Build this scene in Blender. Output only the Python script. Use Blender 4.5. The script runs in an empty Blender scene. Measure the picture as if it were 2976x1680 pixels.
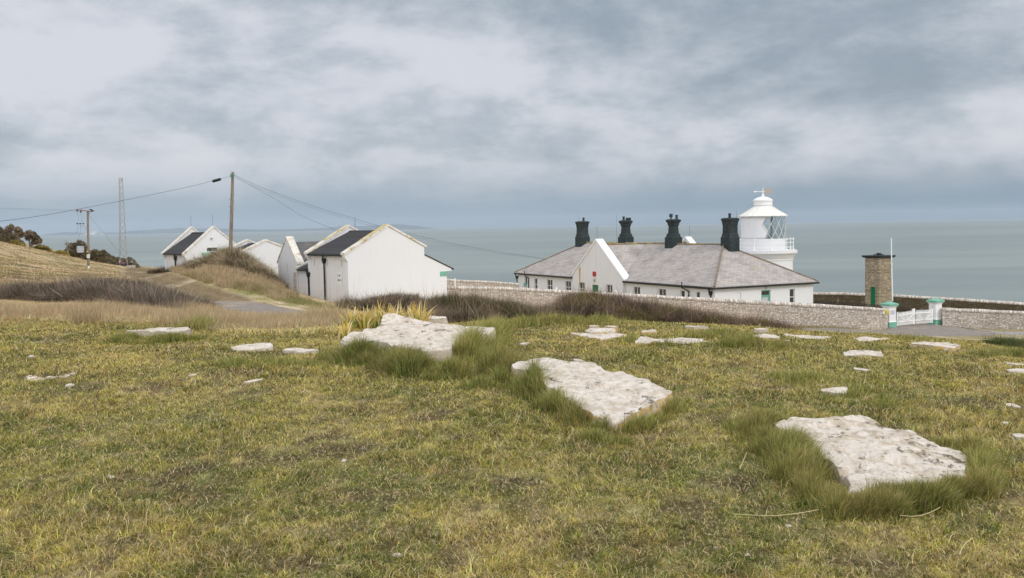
import bpy, math, random
import numpy as np
from mathutils import Vector, Matrix
R_ = random.Random(7)
NR = np.random.default_rng(11)
SC = bpy.context.scene
COL = SC.collection

# ---------------------------------------------------------------- camera
F = 2830.0; CX, CY = 1488.0, 840.0
PITCH = math.atan(183.0 / F); ROLL = math.radians(0.97)
fwd = Vector((0, math.cos(PITCH), -math.sin(PITCH)))
up0 = Vector((0, math.sin(PITCH), math.cos(PITCH))); rt0 = Vector((1, 0, 0))
rt = rt0 * math.cos(ROLL) - up0 * math.sin(ROLL)
up = up0 * math.cos(ROLL) + rt0 * math.sin(ROLL)
cam = bpy.data.cameras.new('camera'); camo = bpy.data.objects.new('camera', cam); COL.objects.link(camo)
cam.sensor_width = 36; cam.lens = 36 * F / 2976.0; cam.clip_start = 0.1; cam.clip_end = 90000
m = Matrix((( rt.x, up.x, -fwd.x), (rt.y, up.y, -fwd.y), (rt.z, up.z, -fwd.z)))
camo.matrix_world = m.to_4x4(); SC.camera = camo

# ---------------------------------------------------------------- sky
SUN_EL, SUN_AZ = math.radians(38), math.radians(128)   # azimuth from +Y towards +X
W = bpy.data.worlds.new("World"); SC.world = W; W.use_nodes = True
wt = W.node_tree; wt.nodes.clear()
def nd(t, typ, **kw):
    n = t.nodes.new(typ)
    for k, v in kw.items(): setattr(n, k, v)
    return n
def math_(t, op, a, b=None, c=None, clamp=False):
    n = nd(t, 'ShaderNodeMath', operation=op, use_clamp=clamp)
    for i, v in enumerate((a, b, c)):
        if v is None: continue
        if isinstance(v, (int, float)): n.inputs[i].default_value = v
        else: t.links.new(v, n.inputs[i])
    return n.outputs[0]
def mixc(t, f, a, b, blend='MIX'):
    n = nd(t, 'ShaderNodeMix', data_type='RGBA', blend_type=blend); n.clamp_factor = True
    for s, v in ((n.inputs[0], f), (n.inputs[6], a), (n.inputs[7], b)):
        if isinstance(v, (int, float)): s.default_value = v
        elif isinstance(v, (tuple, list)): s.default_value = (*v, 1)
        else: t.links.new(v, s)
    return n.outputs[2]
def noise_(t, vec, scale, detail=4, rough=0.55, dist=0.0, out=0):
    n = nd(t, 'ShaderNodeTexNoise'); n.inputs['Scale'].default_value = scale
    n.inputs['Detail'].default_value = detail; n.inputs['Roughness'].default_value = rough
    n.inputs['Distortion'].default_value = dist
    if vec is not None: t.links.new(vec, n.inputs['Vector'])
    return n.outputs[out]
def stretch(t, vec, s, loc=(0, 0, 0)):
    n = nd(t, 'ShaderNodeMapping'); n.inputs['Scale'].default_value = s; n.inputs['Location'].default_value = loc
    t.links.new(vec, n.inputs[0]); return n.outputs[0]
def ramp(t, fac, stops):
    n = nd(t, 'ShaderNodeValToRGB'); r = n.color_ramp
    while len(r.elements) < len(stops): r.elements.new(0.5)
    for e, (p, c) in zip(r.elements, stops):
        e.position = p; e.color = (*c, 1) if isinstance(c, (tuple, list)) else (c, c, c, 1)
    t.links.new(fac, n.inputs[0]); return n.outputs[0]
def smooth(t, v, a, b):
    n = nd(t, 'ShaderNodeMapRange', interpolation_type='SMOOTHSTEP')
    t.links.new(v, n.inputs[0]); n.inputs[1].default_value = a; n.inputs[2].default_value = b
    return n.outputs[0]
sky = nd(wt, 'ShaderNodeTexSky', sky_type='NISHITA', sun_disc=False)
sky.sun_elevation = SUN_EL; sky.sun_rotation = SUN_AZ; sky.altitude = 60
sky.air_density = 1.0; sky.dust_density = 2.0; sky.ozone_density = 1.5
tc = nd(wt, 'ShaderNodeTexCoord'); sx = nd(wt, 'ShaderNodeSeparateXYZ'); wt.links.new(tc.outputs['Generated'], sx.inputs[0])
X, Y, Z = sx.outputs
zc = math_(wt, 'MAXIMUM', Z, 0.0); den = math_(wt, 'ADD', zc, 0.11)
cv = nd(wt, 'ShaderNodeCombineXYZ')
wt.links.new(math_(wt, 'DIVIDE', X, den), cv.inputs[0]); wt.links.new(math_(wt, 'DIVIDE', Y, den), cv.inputs[1])
cvo = cv.outputs[0]
mp = nd(wt, 'ShaderNodeMapping'); mp.inputs['Scale'].default_value = (1.0, 1.0, 1.0); mp.inputs['Rotation'].default_value = (0, 0, 0.25)
mp.inputs['Location'].default_value = (3.1, 1.7, 0); wt.links.new(cvo, mp.inputs[0])
n1a = noise_(wt, stretch(wt, tc.outputs['Generated'], (3.6, 3.6, 8.0), (1.3, .2, .9)), 1.0, 10, 0.60, 0.25)
n1b = noise_(wt, mp.outputs[0], 0.6, 5, 0.5, 0.4)
n1 = math_(wt, 'ADD', math_(wt, 'MULTIPLY', n1a, .68), math_(wt, 'MULTIPLY', n1b, .32))
mp2 = nd(wt, 'ShaderNodeMapping'); mp2.inputs['Location'].default_value = (11, 4, 2); mp2.inputs['Scale'].default_value = (1.2, 1.0, 1); wt.links.new(cvo, mp2.inputs[0])
n2 = noise_(wt, stretch(wt, tc.outputs['Generated'], (12, 12, 26), (4, 2, 1)), 1.0, 8, 0.62, 0.2)
# broad light and dark banks of cloud
def blob(x, z, sx_, sz_, amp):
    a = math_(wt, 'DIVIDE', math_(wt, 'SUBTRACT', X, x), sx_); b = math_(wt, 'DIVIDE', math_(wt, 'SUBTRACT', Z, z), sz_)
    r2 = math_(wt, 'ADD', math_(wt, 'MULTIPLY', a, a), math_(wt, 'MULTIPLY', b, b))
    return math_(wt, 'MULTIPLY', math_(wt, 'EXPONENT', math_(wt, 'MULTIPLY', r2, -1.0)), amp)
tot = math_(wt, 'ADD', math_(wt, 'MULTIPLY', n1, 1.0), math_(wt, 'MULTIPLY', n2, 0.36))
for b in BLOBS if 'BLOBS' in globals() else [(-0.32, 0.17, 0.25, 0.07, 0.09), (0.24, 0.19, 0.18, 0.05, -0.13), (0.28, 0.095, 0.22, 0.022, 0.09),
          (-0.05, 0.225, 0.16, 0.03, -0.05), (-0.42, 0.10, 0.16, 0.03, -0.06), (0.0, 0.05, 0.3, 0.014, 0.03), (0.46, 0.20, 0.12, 0.05, 0.03)]:
    tot = math_(wt, 'ADD', tot, blob(*b))
cl = ramp(wt, smooth(wt, tot, 0.50, 0.81), [(0.0, (0.228, 0.272, 0.317)), (0.33, (0.305, 0.345, 0.390)), (0.66, (0.395, 0.425, 0.468)), (1.0, (0.525, 0.535, 0.575))])
hz = math_(wt, 'SUBTRACT', 1.0, smooth(wt, Z, 0.004, 0.075))
hcol = mixc(wt, smooth(wt, X, -0.25, 0.35), (0.225, 0.30, 0.365), (0.090, 0.165, 0.230))
cl = mixc(wt, math_(wt, 'MULTIPLY', hz, 0.92), cl, hcol)
skyc = mixc(wt, 1.0, sky.outputs[0], (0.10, 0.10, 0.10), 'MULTIPLY')
fin = mixc(wt, 0.93, skyc, cl)
# unseen sky overhead, behind and left brightened as added fill for shaded walls
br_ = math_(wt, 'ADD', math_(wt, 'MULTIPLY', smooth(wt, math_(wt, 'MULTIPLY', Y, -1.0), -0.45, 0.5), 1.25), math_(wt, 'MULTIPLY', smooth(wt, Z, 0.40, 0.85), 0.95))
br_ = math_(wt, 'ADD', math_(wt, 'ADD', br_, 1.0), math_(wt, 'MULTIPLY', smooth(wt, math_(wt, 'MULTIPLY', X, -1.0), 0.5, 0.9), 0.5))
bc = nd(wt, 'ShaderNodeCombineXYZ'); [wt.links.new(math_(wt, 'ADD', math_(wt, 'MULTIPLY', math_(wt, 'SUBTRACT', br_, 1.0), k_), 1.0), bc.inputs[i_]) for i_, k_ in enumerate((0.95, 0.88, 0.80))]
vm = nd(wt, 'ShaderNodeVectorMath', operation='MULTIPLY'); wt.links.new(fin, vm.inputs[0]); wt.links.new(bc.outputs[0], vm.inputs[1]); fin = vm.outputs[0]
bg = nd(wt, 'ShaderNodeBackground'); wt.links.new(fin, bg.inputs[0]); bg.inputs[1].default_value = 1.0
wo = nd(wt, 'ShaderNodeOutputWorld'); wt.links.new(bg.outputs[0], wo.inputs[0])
try: W.cycles.sampling_method = 'MANUAL'; W.cycles.sample_map_resolution = 512
except Exception: pass
# ---------------------------------------------------------------- sun through thin cloud
sl = bpy.data.lights.new('sun', 'SUN'); sl.energy = 0.8; sl.angle = math.radians(14); sl.color = (1.0, 0.955, 0.90)
so = bpy.data.objects.new('sun', sl); COL.objects.link(so)
sd = Vector((math.sin(SUN_AZ) * math.cos(SUN_EL), math.cos(SUN_AZ) * math.cos(SUN_EL), math.sin(SUN_EL)))
so.rotation_euler = sd.to_track_quat('Z', 'Y').to_euler()
SC.view_settings.view_transform = 'Standard'; SC.view_settings.look = 'None'
SC.view_settings.exposure = 0.42; SC.view_settings.gamma = 1
SC.cycles.max_bounces = 6; SC.cycles.diffuse_bounces = 3; SC.cycles.transparent_max_bounces = 8; SC.cycles.volume_bounces = 0
SC.cycles.use_denoising = True

# ---------------------------------------------------------------- pixel / space helpers
def ray(px, py): return fwd + rt * ((px - CX) / F) + up * ((CY - py) / F)
def at(px, py, D):
    r = ray(px, py); return r * (D / r.y)
RT, UP, FW = (np.array(v) for v in (rt, up, fwd))
def project(P):
    d = P @ FW; d = np.where(d < 0.05, 0.05, d)
    return CX + F * (P @ RT) / d, CY - F * (P @ UP) / d
# ---------------------------------------------------------------- numpy noise
def _h(i, j, s):
    n = (i.astype(np.int64) * 374761393 + j.astype(np.int64) * 668265263 + s * 1442695041) & 0xffffffff
    n = ((n ^ (n >> 13)) * 1274126177) & 0xffffffff
    return ((n ^ (n >> 16)) & 0xffff) / 65535.0
def vn(x, y, s=0):
    i = np.floor(x); j = np.floor(y); fx = x - i; fy = y - j
    fx = fx * fx * (3 - 2 * fx); fy = fy * fy * (3 - 2 * fy)
    a = _h(i, j, s); b = _h(i + 1, j, s); c = _h(i, j + 1, s); d = _h(i + 1, j + 1, s)
    return (a * (1 - fx) + b * fx) * (1 - fy) + (c * (1 - fx) + d * fx) * fy
def fbm(x, y, s=0, o=4):
    t = 0; a = 1; w = 0
    for k in range(o):
        t = t + a * vn(x * 2 ** k + 17.3 * k, y * 2 ** k - 9.1 * k, s + k); w += a; a *= 0.5
    return t / w          # 0..1, mean .5
# ---------------------------------------------------------------- terrain height
CP = [(100,945,18),(700,965,17),(1000,965,16),(1500,935,17.5),(1850,940,18),(2150,948,18),(2450,975,17.5),(2900,1005,15.5),
 (0,938,24),(400,942,24),(0,890,33),(300,900,33),(500,905,36),(650,948,27),(900,955,25),
 (0,835,48),(250,850,48),(450,870,46),(600,878,49),(700,925,38),(700,877,48),(850,925,41),(925,912,47),(820,895,50),
 (560,845,60),(480,805,88),(420,790,112),(650,830,62),(750,855,58),(667,778,76),(600,785,80),(560,775,86),
 (950,888,66),(1005,885,69),(863,850,76),(811,832,79),(720,803,86),
 (0,762,85),(255,782,130),(130,740,140),(345,773,200),(385,778,190),(0,702,180),(100,722,190),(220,748,200),(470,786,170),
 (0,800,62),(200,800,75),(350,800,100),(-300,760,60),(-300,640,180),
 (2400,948,73),(2560,960,72),(2605,954,73),(2720,946,75),(2976,957,73),(2600,976,67.5),(2900,975,68),(2350,957,70),
 (2950,990,40),(2976,1008,20),(3300,960,72),(3300,1010,20)]
CW = [(-3,4.5,-1.62),(0,4.5,-1.62),(3,4.5,-1.64),(0,-6,-1.6),(-8,-2,-1.6),(8,-2,-1.68),(-16,4,-1.6),(16,4,-1.95),
 (-4,8,-1.62),(0,8,-1.62),(4,8,-1.67),(-6,12,-1.63),(0,12,-1.64),(6,12,-1.75),(-14,14,-1.5),(15,14,-2.2),
 (16.7,80,-8.1),(0.5,110,-8.1),(27,85,-8.3),(35,95,-8.8),(43,85,-9.2),(-7,84,-6.9),(-12,95,-6.8),(5,118,-8.2),(-30,104,-5.5),(-20,125,-7),
 (60,90,-10),(-36,95,-3.9)]
def wpx(px, D, z): return ((px - CX) / F * D, D, z)
CW += [wpx(1240,76,-6.2),wpx(1460,78,-6.6),wpx(1900,75.5,-7.3),wpx(1500,45,-4.6),wpx(2100,45,-5.0),wpx(1100,45,-4.2),wpx(1250,60,-5.4),
 wpx(1800,60,-6.2),wpx(2300,50,-5.9),wpx(1500,30,-3.05),wpx(2100,30,-3.35),wpx(2500,30,-3.55),wpx(1100,30,-2.9),wpx(1000,22,-2.35),wpx(1450,22,-2.25)]
pts = [tuple(at(*c)) for c in CP] + CW
P_ = np.array(pts, float)
def fan(x, y):
    q = np.maximum(y + 10.0, 1.5); return x / q * 2.6, np.log(q) * 1.15, q
def _U(r2): return np.where(r2 > 1e-12, r2 * np.log(np.maximum(r2, 1e-12)) * 0.5, 0)
_u, _v, _q = fan(P_[:, 0], P_[:, 1]); _n = len(P_)
_K = _U((_u[:, None] - _u) ** 2 + (_v[:, None] - _v) ** 2) + np.eye(_n) * 2e-3
_Pm = np.stack([np.ones(_n), _u, _v], 1)
_A = np.block([[_K, _Pm], [_Pm.T, np.zeros((3, 3))]])
_w = np.linalg.solve(_A, np.concatenate([P_[:, 2] / _q, np.zeros(3)]))
def H0(x, y):
    x = np.asarray(x, float); y = np.asarray(y, float); sh = x.shape
    x = x.ravel(); y = y.ravel(); u, v, q = fan(x, y); out = np.zeros_like(x)
    for s in range(0, len(x), 40000):
        e = slice(s, s + 40000)
        k = _U((u[e, None] - _u) ** 2 + (v[e, None] - _v) ** 2)
        out[e] = (k @ _w[:_n] + _w[_n] + _w[_n + 1] * u[e] + _w[_n + 2] * v[e]) * q[e]
    return out.reshape(sh)
def H(x, y):
    x = np.asarray(x, float); y = np.asarray(y, float)
    z = H0(x, y)
    amp = np.clip((y + 6) / 60, 0.12, 1)
    z = z + (fbm(x * 1.3, y * 1.3, 3, 3) - .5) * 0.07 + (fbm(x * .22, y * .22, 5, 3) - .5) * 0.34 * amp * (y < 62) + (fbm(x * .22, y * .22, 5, 3) - .5) * 0.1 * (y >= 62)
    a = x / np.maximum(y, 5)
    coast = np.interp(a, [-0.6, -0.36, -0.32, -0.27, -0.1, 0.1, 0.3, 0.55], [235, 220, 190, 150, 128, 126, 112, 102])
    z = z - np.maximum(0, y - coast) ** 1.0 * 0.95
    return np.maximum(z, -60)
def gz(x, y): return float(H(np.array([x]), np.array([y]))[0])
def gp(px, py, lo=3.0, hi=230.0):
    "ground point under a direction"
    r = ray(px, py); D = np.geomspace(lo, hi, 900)
    x = r.x / r.y * D; z = r.z / r.y * D; g = H(x, D); k = np.nonzero(z < g)[0]
    if len(k) == 0: k = [len(D) - 1]
    d = D[k[0]]; return Vector((r.x / r.y * d, d, float(g[k[0]])))
# ---------------------------------------------------------------- object helpers
def tag(o, label=None, cat=None, group=None, kind=None):
    if label: o['label'] = label
    if cat: o['category'] = cat
    if group: o['group'] = group
    if kind: o['kind'] = kind
    return o
def empty(name, loc, rz=0.0, label=None, cat=None, group=None):
    o = bpy.data.objects.new(name, None); COL.objects.link(o); o.location = loc; o.rotation_euler = (0, 0, rz)
    o.empty_display_size = .3
    return tag(o, label, cat, group)
def fast_mesh(name, V, Fc, colors=None, uv=False, smooth_=False):
    "V (n,3) array, Fc list of faces or int array (m,k)"
    me = bpy.data.meshes.new(name)
    if isinstance(Fc, np.ndarray):
        k = Fc.shape[1]; nf = len(Fc)
        me.vertices.add(len(V)); me.vertices.foreach_set('co', np.asarray(V, np.float32).ravel())
        me.loops.add(nf * k); me.loops.foreach_set('vertex_index', Fc.astype(np.int32).ravel())
        me.polygons.add(nf); me.polygons.foreach_set('loop_start', np.arange(0, nf * k, k, dtype=np.int32))
        me.polygons.foreach_set('loop_total', np.full(nf, k, np.int32))
        me.update(calc_edges=True)
    else:
        me.from_pydata([tuple(v) for v in V], [], Fc); me.update()
    if colors is not None:
        c = np.ones((len(V), 4), np.float32); c[:, :3] = colors
        at_ = me.color_attributes.new('col', 'FLOAT_COLOR', 'POINT'); at_.data.foreach_set('color', c.ravel())
    if smooth_: me.polygons.foreach_set('use_smooth', np.ones(len(me.polygons), bool))
    return me
def auto_uv(me):
    uvl = me.uv_layers.new(name='uv')
    for p in me.polygons:
        n = p.normal
        if abs(n.z) > 0.999: u = Vector((1, 0, 0))
        else: u = Vector((0, 0, 1)).cross(n).normalized()
        v = n.cross(u)
        for li in p.loop_indices:
            c = me.vertices[me.loops[li].vertex_index].co; uvl.data[li].uv = (c.dot(u), c.dot(v))
def link(me, name, mat, parent=None, loc=None):
    o = bpy.data.objects.new(name, me); COL.objects.link(o)
    if mat is not None: me.materials.append(mat)
    if parent is not None: o.parent = parent
    if loc is not None: o.location = loc
    return o
class MB:
    def __init__(s): s.v = []; s.f = []
    def add(s, vs, fs):
        o = len(s.v); s.v += [tuple(v) for v in vs]; s.f += [tuple(i + o for i in f) for f in fs]; return s
    def box(s, x0, x1, y0, y1, z0, z1):
        v = [(x, y, z) for z in (z0, z1) for y in (y0, y1) for x in (x0, x1)]
        return s.add(v, [(0, 2, 3, 1), (4, 5, 7, 6), (0, 1, 5, 4), (2, 6, 7, 3), (0, 4, 6, 2), (1, 3, 7, 5)])
    def prism(s, poly, axis, a, b):
        "poly: 2d points (ccw) extruded along axis from a to b. axis x: poly=(y,z); y: (x,z); z: (x,y)"
        def P(p, t): return {'x': (t, p[0], p[1]), 'y': (p[0], t, p[1]), 'z': (p[0], p[1], t)}[axis]
        n = len(poly); v = [P(p, a) for p in poly] + [P(p, b) for p in poly]
        fs = [tuple(range(n)), tuple(range(2 * n - 1, n - 1, -1))] + [(i, i + n, (i + 1) % n + n, (i + 1) % n) for i in range(n)]
        return s.add(v, fs)
    def tube(s, pts, r, n=8, cap=True):
        pts = [Vector(p) for p in pts]; rr = r if isinstance(r, (list, tuple)) else [r] * len(pts); rings = []
        for i, p in enumerate(pts):
            d = (pts[min(i + 1, len(pts) - 1)] - pts[max(i - 1, 0)]).normalized()
            a = d.cross(Vector((0, 0, 1)));
            if a.length < 1e-3: a = d.cross(Vector((1, 0, 0)))
            a.normalize(); b = d.cross(a)
            rings.append([p + (a * math.cos(t) + b * math.sin(t)) * rr[i] for t in [2 * math.pi * k / n for k in range(n)]])
        v = [q for r_ in rings for q in r_]; f = []
        for i in range(len(pts) - 1):
            for k in range(n): f.append((i * n + k, i * n + (k + 1) % n, (i + 1) * n + (k + 1) % n, (i + 1) * n + k))
        if cap: f.append(tuple(range(n))[::-1]); f.append(tuple((len(pts) - 1) * n + k for k in range(n)))
        return s.add(v, f)
    def lathe(s, prof, n=40, cx=0, cy=0, a0=0, a1=2 * math.pi):
        full = abs(a1 - a0 - 2 * math.pi) < 1e-6; m_ = n if full else n + 1; v = []
        for r, z in prof:
            for k in range(m_):
                t = a0 + (a1 - a0) * k / n; v.append((cx + r * math.cos(t), cy + r * math.sin(t), z))
        f = []
        for i in range(len(prof) - 1):
            for k in range(n):
                k2 = (k + 1) % m_
                f.append((i * m_ + k, i * m_ + k2, (i + 1) * m_ + k2, (i + 1) * m_ + k))
        return s.add(v, f)
    def build(s, name, mat, parent=None, smooth_=False, bevel=0, loc=None):
        me = bpy.data.meshes.new(name); me.from_pydata(s.v, [], s.f); me.update()
        import bmesh
        bm = bmesh.new(); bm.from_mesh(me); bmesh.ops.recalc_face_normals(bm, faces=bm.faces); bm.to_mesh(me); bm.free()
        auto_uv(me)
        if smooth_:
            me.polygons.foreach_set('use_smooth', np.ones(len(me.polygons), bool))
            try: me.set_sharp_from_angle(angle=math.radians(35))
            except Exception: pass
        o = link(me, name, mat, parent, loc)
        if bevel:
            b = o.modifiers.new('bevel', 'BEVEL'); b.width = bevel; b.segments = 2; b.limit_method = 'ANGLE'; b.angle_limit = math.radians(50)
        return o
# ---------------------------------------------------------------- materials
def mat(name, base=(.5, .5, .5), rough=.8, spec=.3, metal=0):
    m_ = bpy.data.materials.new(name); m_.use_nodes = True; b = m_.node_tree.nodes['Principled BSDF']
    b.inputs['Base Color'].default_value = (*base, 1); b.inputs['Roughness'].default_value = rough
    b.inputs['Specular IOR Level'].default_value = spec; b.inputs['Metallic'].default_value = metal
    return m_
def tree(m_):
    t = m_.node_tree; return t, t.nodes['Principled BSDF'], t.nodes.new('ShaderNodeTexCoord'), t.nodes.new('ShaderNodeNewGeometry')
def bump(t, b, h, strength, dist):
    n = nd(t, 'ShaderNodeBump'); n.inputs['Strength'].default_value = strength; n.inputs['Distance'].default_value = dist
    t.links.new(h, n.inputs['Height']); t.links.new(n.outputs[0], b.inputs['Normal'])
def speckled(name, c1, c2, scale, rough=.85, c3=None, t3=(.62, .7), s3=1.0, bmp=0.3, bd=0.02, detail=5, spec=.25, lo=.35, hi=.65, st=(1, 1, 1), coords='Object'):
    m_ = mat(name, c1, rough, spec); t, b, tcn, g = tree(m_)
    vec = stretch(t, tcn.outputs[coords], st)
    n = noise_(t, vec, scale, detail, .6); c = mixc(t, smooth(t, n, lo, hi), c1, c2)
    if c3:
        n3 = noise_(t, stretch(t, tcn.outputs[coords], (1, 1, 1), (7, 3, 5)), s3, 5, .6); c = mixc(t, smooth(t, n3, *t3), c, c3)
    t.links.new(c, b.inputs['Base Color']); bump(t, b, n, bmp, bd); return m_
M = {}
def wallpaint(name, white, streak, amt):
    m_ = mat(name, white, .75, .25); t, b, tcn, g = tree(m_)
    n = noise_(t, stretch(t, tcn.outputs['Object'], (2.2, 2.2, .18)), 1.6, 5, .6)
    n2 = noise_(t, tcn.outputs['Object'], 0.7, 4, .6)
    f = math_(t, 'MULTIPLY', smooth(t, n, .48, .78), smooth(t, n2, .3, .75))
    c = mixc(t, math_(t, 'MULTIPLY', f, amt), white, streak)
    n3 = noise_(t, stretch(t, tcn.outputs['Object'], (5, 5, .5), (4, 4, 4)), 1.2, 4, .6)
    c = mixc(t, math_(t, 'MULTIPLY', smooth(t, n3, .70, .80), .30), c, (.42, .28, .13))
    t.links.new(c, b.inputs['Base Color'])
    bump(t, b, noise_(t, tcn.outputs['Object'], 9, 4, .6), .25, .012); return m_
M['white'] = wallpaint('white_painted_render', (.76, .76, .765), (.56, .54, .51), .30)
M['white_dirty'] = wallpaint('weathered_white_render', (.73, .715, .71), (.46, .42, .37), .6)
M['white_clean'] = wallpaint('white_gloss_paint', (.84, .84, .83), (.62, .58, .50), .35)
M['coping'] = speckled('lichened_coping', (.76, .73, .68), (.62, .57, .48), 3, .8, (.42, .30, .06), (.56, .66), 1.6)
M['coping_lichen'] = speckled('yellow_lichened_coping', (.66, .60, .45), (.45, .34, .07), 2.0, .85, (.72, .69, .62), (.58, .68), 3.0)
M['black'] = speckled('black_paint', (.012, .016, .017), (.03, .035, .034), 6, .55, bmp=.1)
M['chimney'] = speckled('dark_green_black_paint', (.016, .026, .027), (.035, .045, .045), 4, .6, (.07, .075, .07), (.66, .8), 9, bmp=.2)
M['green'] = speckled('mid_green_paint', (.10, .33, .22), (.13, .38, .26), 5, .6, bmp=.05)
M['green_pale'] = speckled('sea_green_paint', (.16, .38, .28), (.20, .45, .34), 3, .6, (.10, .16, .12), (.66, .74), 6, bmp=.08)
M['green_dark'] = speckled('deep_green_paint', (.006, .17, .075), (.01, .20, .09), 3, .55, bmp=.05)
M['glass'] = mat('window_glass', (.05, .055, .055), .12, .5)
M['grey_metal'] = speckled('grey_metal', (.36, .38, .40), (.48, .50, .52), 4, .5, bmp=.05, spec=.5)
M['steel'] = mat('galvanised_steel', (.34, .31, .29), .55, .5, .2)
M['wood'] = speckled('weathered_pole_wood', (.30, .25, .19), (.17, .14, .11), 5, .9, st=(3, 3, .3), bmp=.4)
M['dark_wood'] = speckled('dark_fence_wood', (.035, .03, .026), (.07, .06, .05), 5, .9, st=(3, 3, .3))
M['wire'] = mat('cable_black', (.03, .03, .035), .6)
M['red'] = mat('red_plastic', (.42, .03, .02), .5); M['yellow'] = mat('yellow_plastic', (.72, .55, .06), .5)
M['concrete'] = speckled('pale_concrete', (.55, .52, .47), (.42, .38, .33), 5)
M['notice'] = mat('notice_board_grey', (.52, .52, .56), .6)
M['lead_roof'] = speckled('white_lantern_roof_paint', (.82, .82, .80), (.74, .70, .62), 2.5, .6, (.55, .38, .20), (.66, .76), 2.2, bmp=.1)
# slate roofs (uv in metres)
def slate(name, a, b_, gap, w, h, lich=None, lich_amt=.5, mott=.5):
    m_ = mat(name, a, .8, .25); t, b, tcn, g = tree(m_)
    br = nd(t, 'ShaderNodeTexBrick'); t.links.new(tcn.outputs['UV'], br.inputs[0]); br.offset = .5
    for k, v in (('Color1', (*a, 1)), ('Color2', (*b_, 1)), ('Mortar', (*gap, 1)), ('Scale', 1.0), ('Mortar Size', .016), ('Mortar Smooth', .35), ('Bias', -.25), ('Brick Width', w), ('Row Height', h)):
        br.inputs[k].default_value = v
    n = noise_(t, stretch(t, tcn.outputs['UV'], (.8, 1.1, 1)), .8, 6, .65)
    c = mixc(t, math_(t, 'MULTIPLY', smooth(t, n, .42, .72), mott), br.outputs[0], tuple(x * .45 for x in a))
    if lich:
        n2 = noise_(t, stretch(t, tcn.outputs['UV'], (1, 1, 1), (9, 2, 0)), 1.1, 6, .7)
        c = mixc(t, math_(t, 'MULTIPLY', smooth(t, n2, .52, .68), lich_amt), c, lich)
    t.links.new(c, b.inputs['Base Color'])
    hgt = math_(t, 'SUBTRACT', math_(t, 'MULTIPLY', n, .3), br.outputs['Fac']); bump(t, b, hgt, .7, .03); return m_
M['slate_pale'] = slate('pale_slate', (.47, .425, .395), (.345, .31, .29), (.24, .22, .21), .44, .27, (.50, .37, .24), .45, .55)
M['slate_dark'] = slate('dark_slate', (.045, .043, .046), (.06, .058, .06), (.018, .018, .018), 30.0, .33, None, 0, .15)
M['slate_grey'] = slate('grey_slate', (.13, .125, .13), (.16, .15, .155), (.08, .075, .07), .5, .3, (.22, .19, .15), .4, .3)
M['hip'] = speckled('brown_hip_tiles', (.27, .22, .17), (.19, .155, .12), 2.5, .85, (.40, .30, .08), (.60, .72), .7)
M['ridge'] = speckled('lichened_ridge', (.26, .21, .15), (.16, .13, .10), 3, .85, (.42, .31, .08), (.47, .60), .9)
def mixvec(t, a, b, f):
    mv = nd(t, 'ShaderNodeMix', data_type='VECTOR'); mv.inputs[0].default_value = f
    t.links.new(a, mv.inputs[4]); t.links.new(b, mv.inputs[5]); return mv.outputs[1]
def stonewall(name, a, b_, c_, mortar, w, h, moss=None):
    m_ = mat(name, a, .92, .15); t, b, tcn, g = tree(m_)
    vec = mixvec(t, tcn.outputs['UV'], noise_(t, tcn.outputs['UV'], 3.5, 3, .6, out=1), .03); sv = stretch(t, vec, (1 / w, 1 / h, 1))
    vo = nd(t, 'ShaderNodeTexVoronoi'); vo.inputs['Scale'].default_value = 1; vo.inputs['Randomness'].default_value = .75; t.links.new(sv, vo.inputs['Vector'])
    ve = nd(t, 'ShaderNodeTexVoronoi', feature='DISTANCE_TO_EDGE'); ve.inputs['Scale'].default_value = 1; ve.inputs['Randomness'].default_value = .75; t.links.new(sv, ve.inputs['Vector'])
    rnd = nd_sep(t, vo.outputs['Color']); c = ramp(t, rnd, [(0, b_), (.5, a), (1, c_)])
    n = noise_(t, tcn.outputs['UV'], .45, 5, .65); n8 = noise_(t, tcn.outputs['UV'], 16, 5, .7)
    c = mixc(t, math_(t, 'MULTIPLY', smooth(t, n, .45, .75), .28), c, tuple(x * .7 for x in a))
    c = mixc(t, math_(t, 'MULTIPLY', smooth(t, n8, .50, .70), .4), c, b_)
    ed = math_(t, 'SUBTRACT', 1.0, smooth(t, ve.outputs['Distance'], .02, .12)); c = mixc(t, math_(t, 'MULTIPLY', ed, .85), c, mortar)
    if moss: c = mixc(t, math_(t, 'MULTIPLY', smooth(t, noise_(t, tcn.outputs['UV'], 1.3, 6, .7), .40, .62), .85), c, moss)
    t.links.new(c, b.inputs['Base Color']); bump(t, b, math_(t, 'SUBTRACT', math_(t, 'ADD', n8, math_(t, 'MULTIPLY', rnd, .5)), ed), .9, .05); return m_
def nd_sep(t, c):
    n = nd(t, 'ShaderNodeSeparateColor'); t.links.new(c, n.inputs[0]); return n.outputs[0]
M['drystone'] = stonewall('pale_limestone_rubble', (.76, .67, .59), (.60, .51, .43), (.84, .77, .70), (.40, .325, .26), .22, .095)
M['wall_coping'] = stonewall('limestone_coping', (.74, .67, .59), (.60, .53, .46), (.80, .74, .67), (.40, .335, .28), .16, .9)
M['mossy_wall'] = stonewall('mossy_rubble', (.20, .155, .105), (.14, .11, .07), (.27, .215, .15), (.08, .065, .045), .24, .08, (.115, .095, .05))
M['tower_stone'] = stonewall('buff_coursed_stone', (.47, .39, .27), (.35, .285, .195), (.58, .49, .36), (.22, .175, .13), .30, .10)
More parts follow.
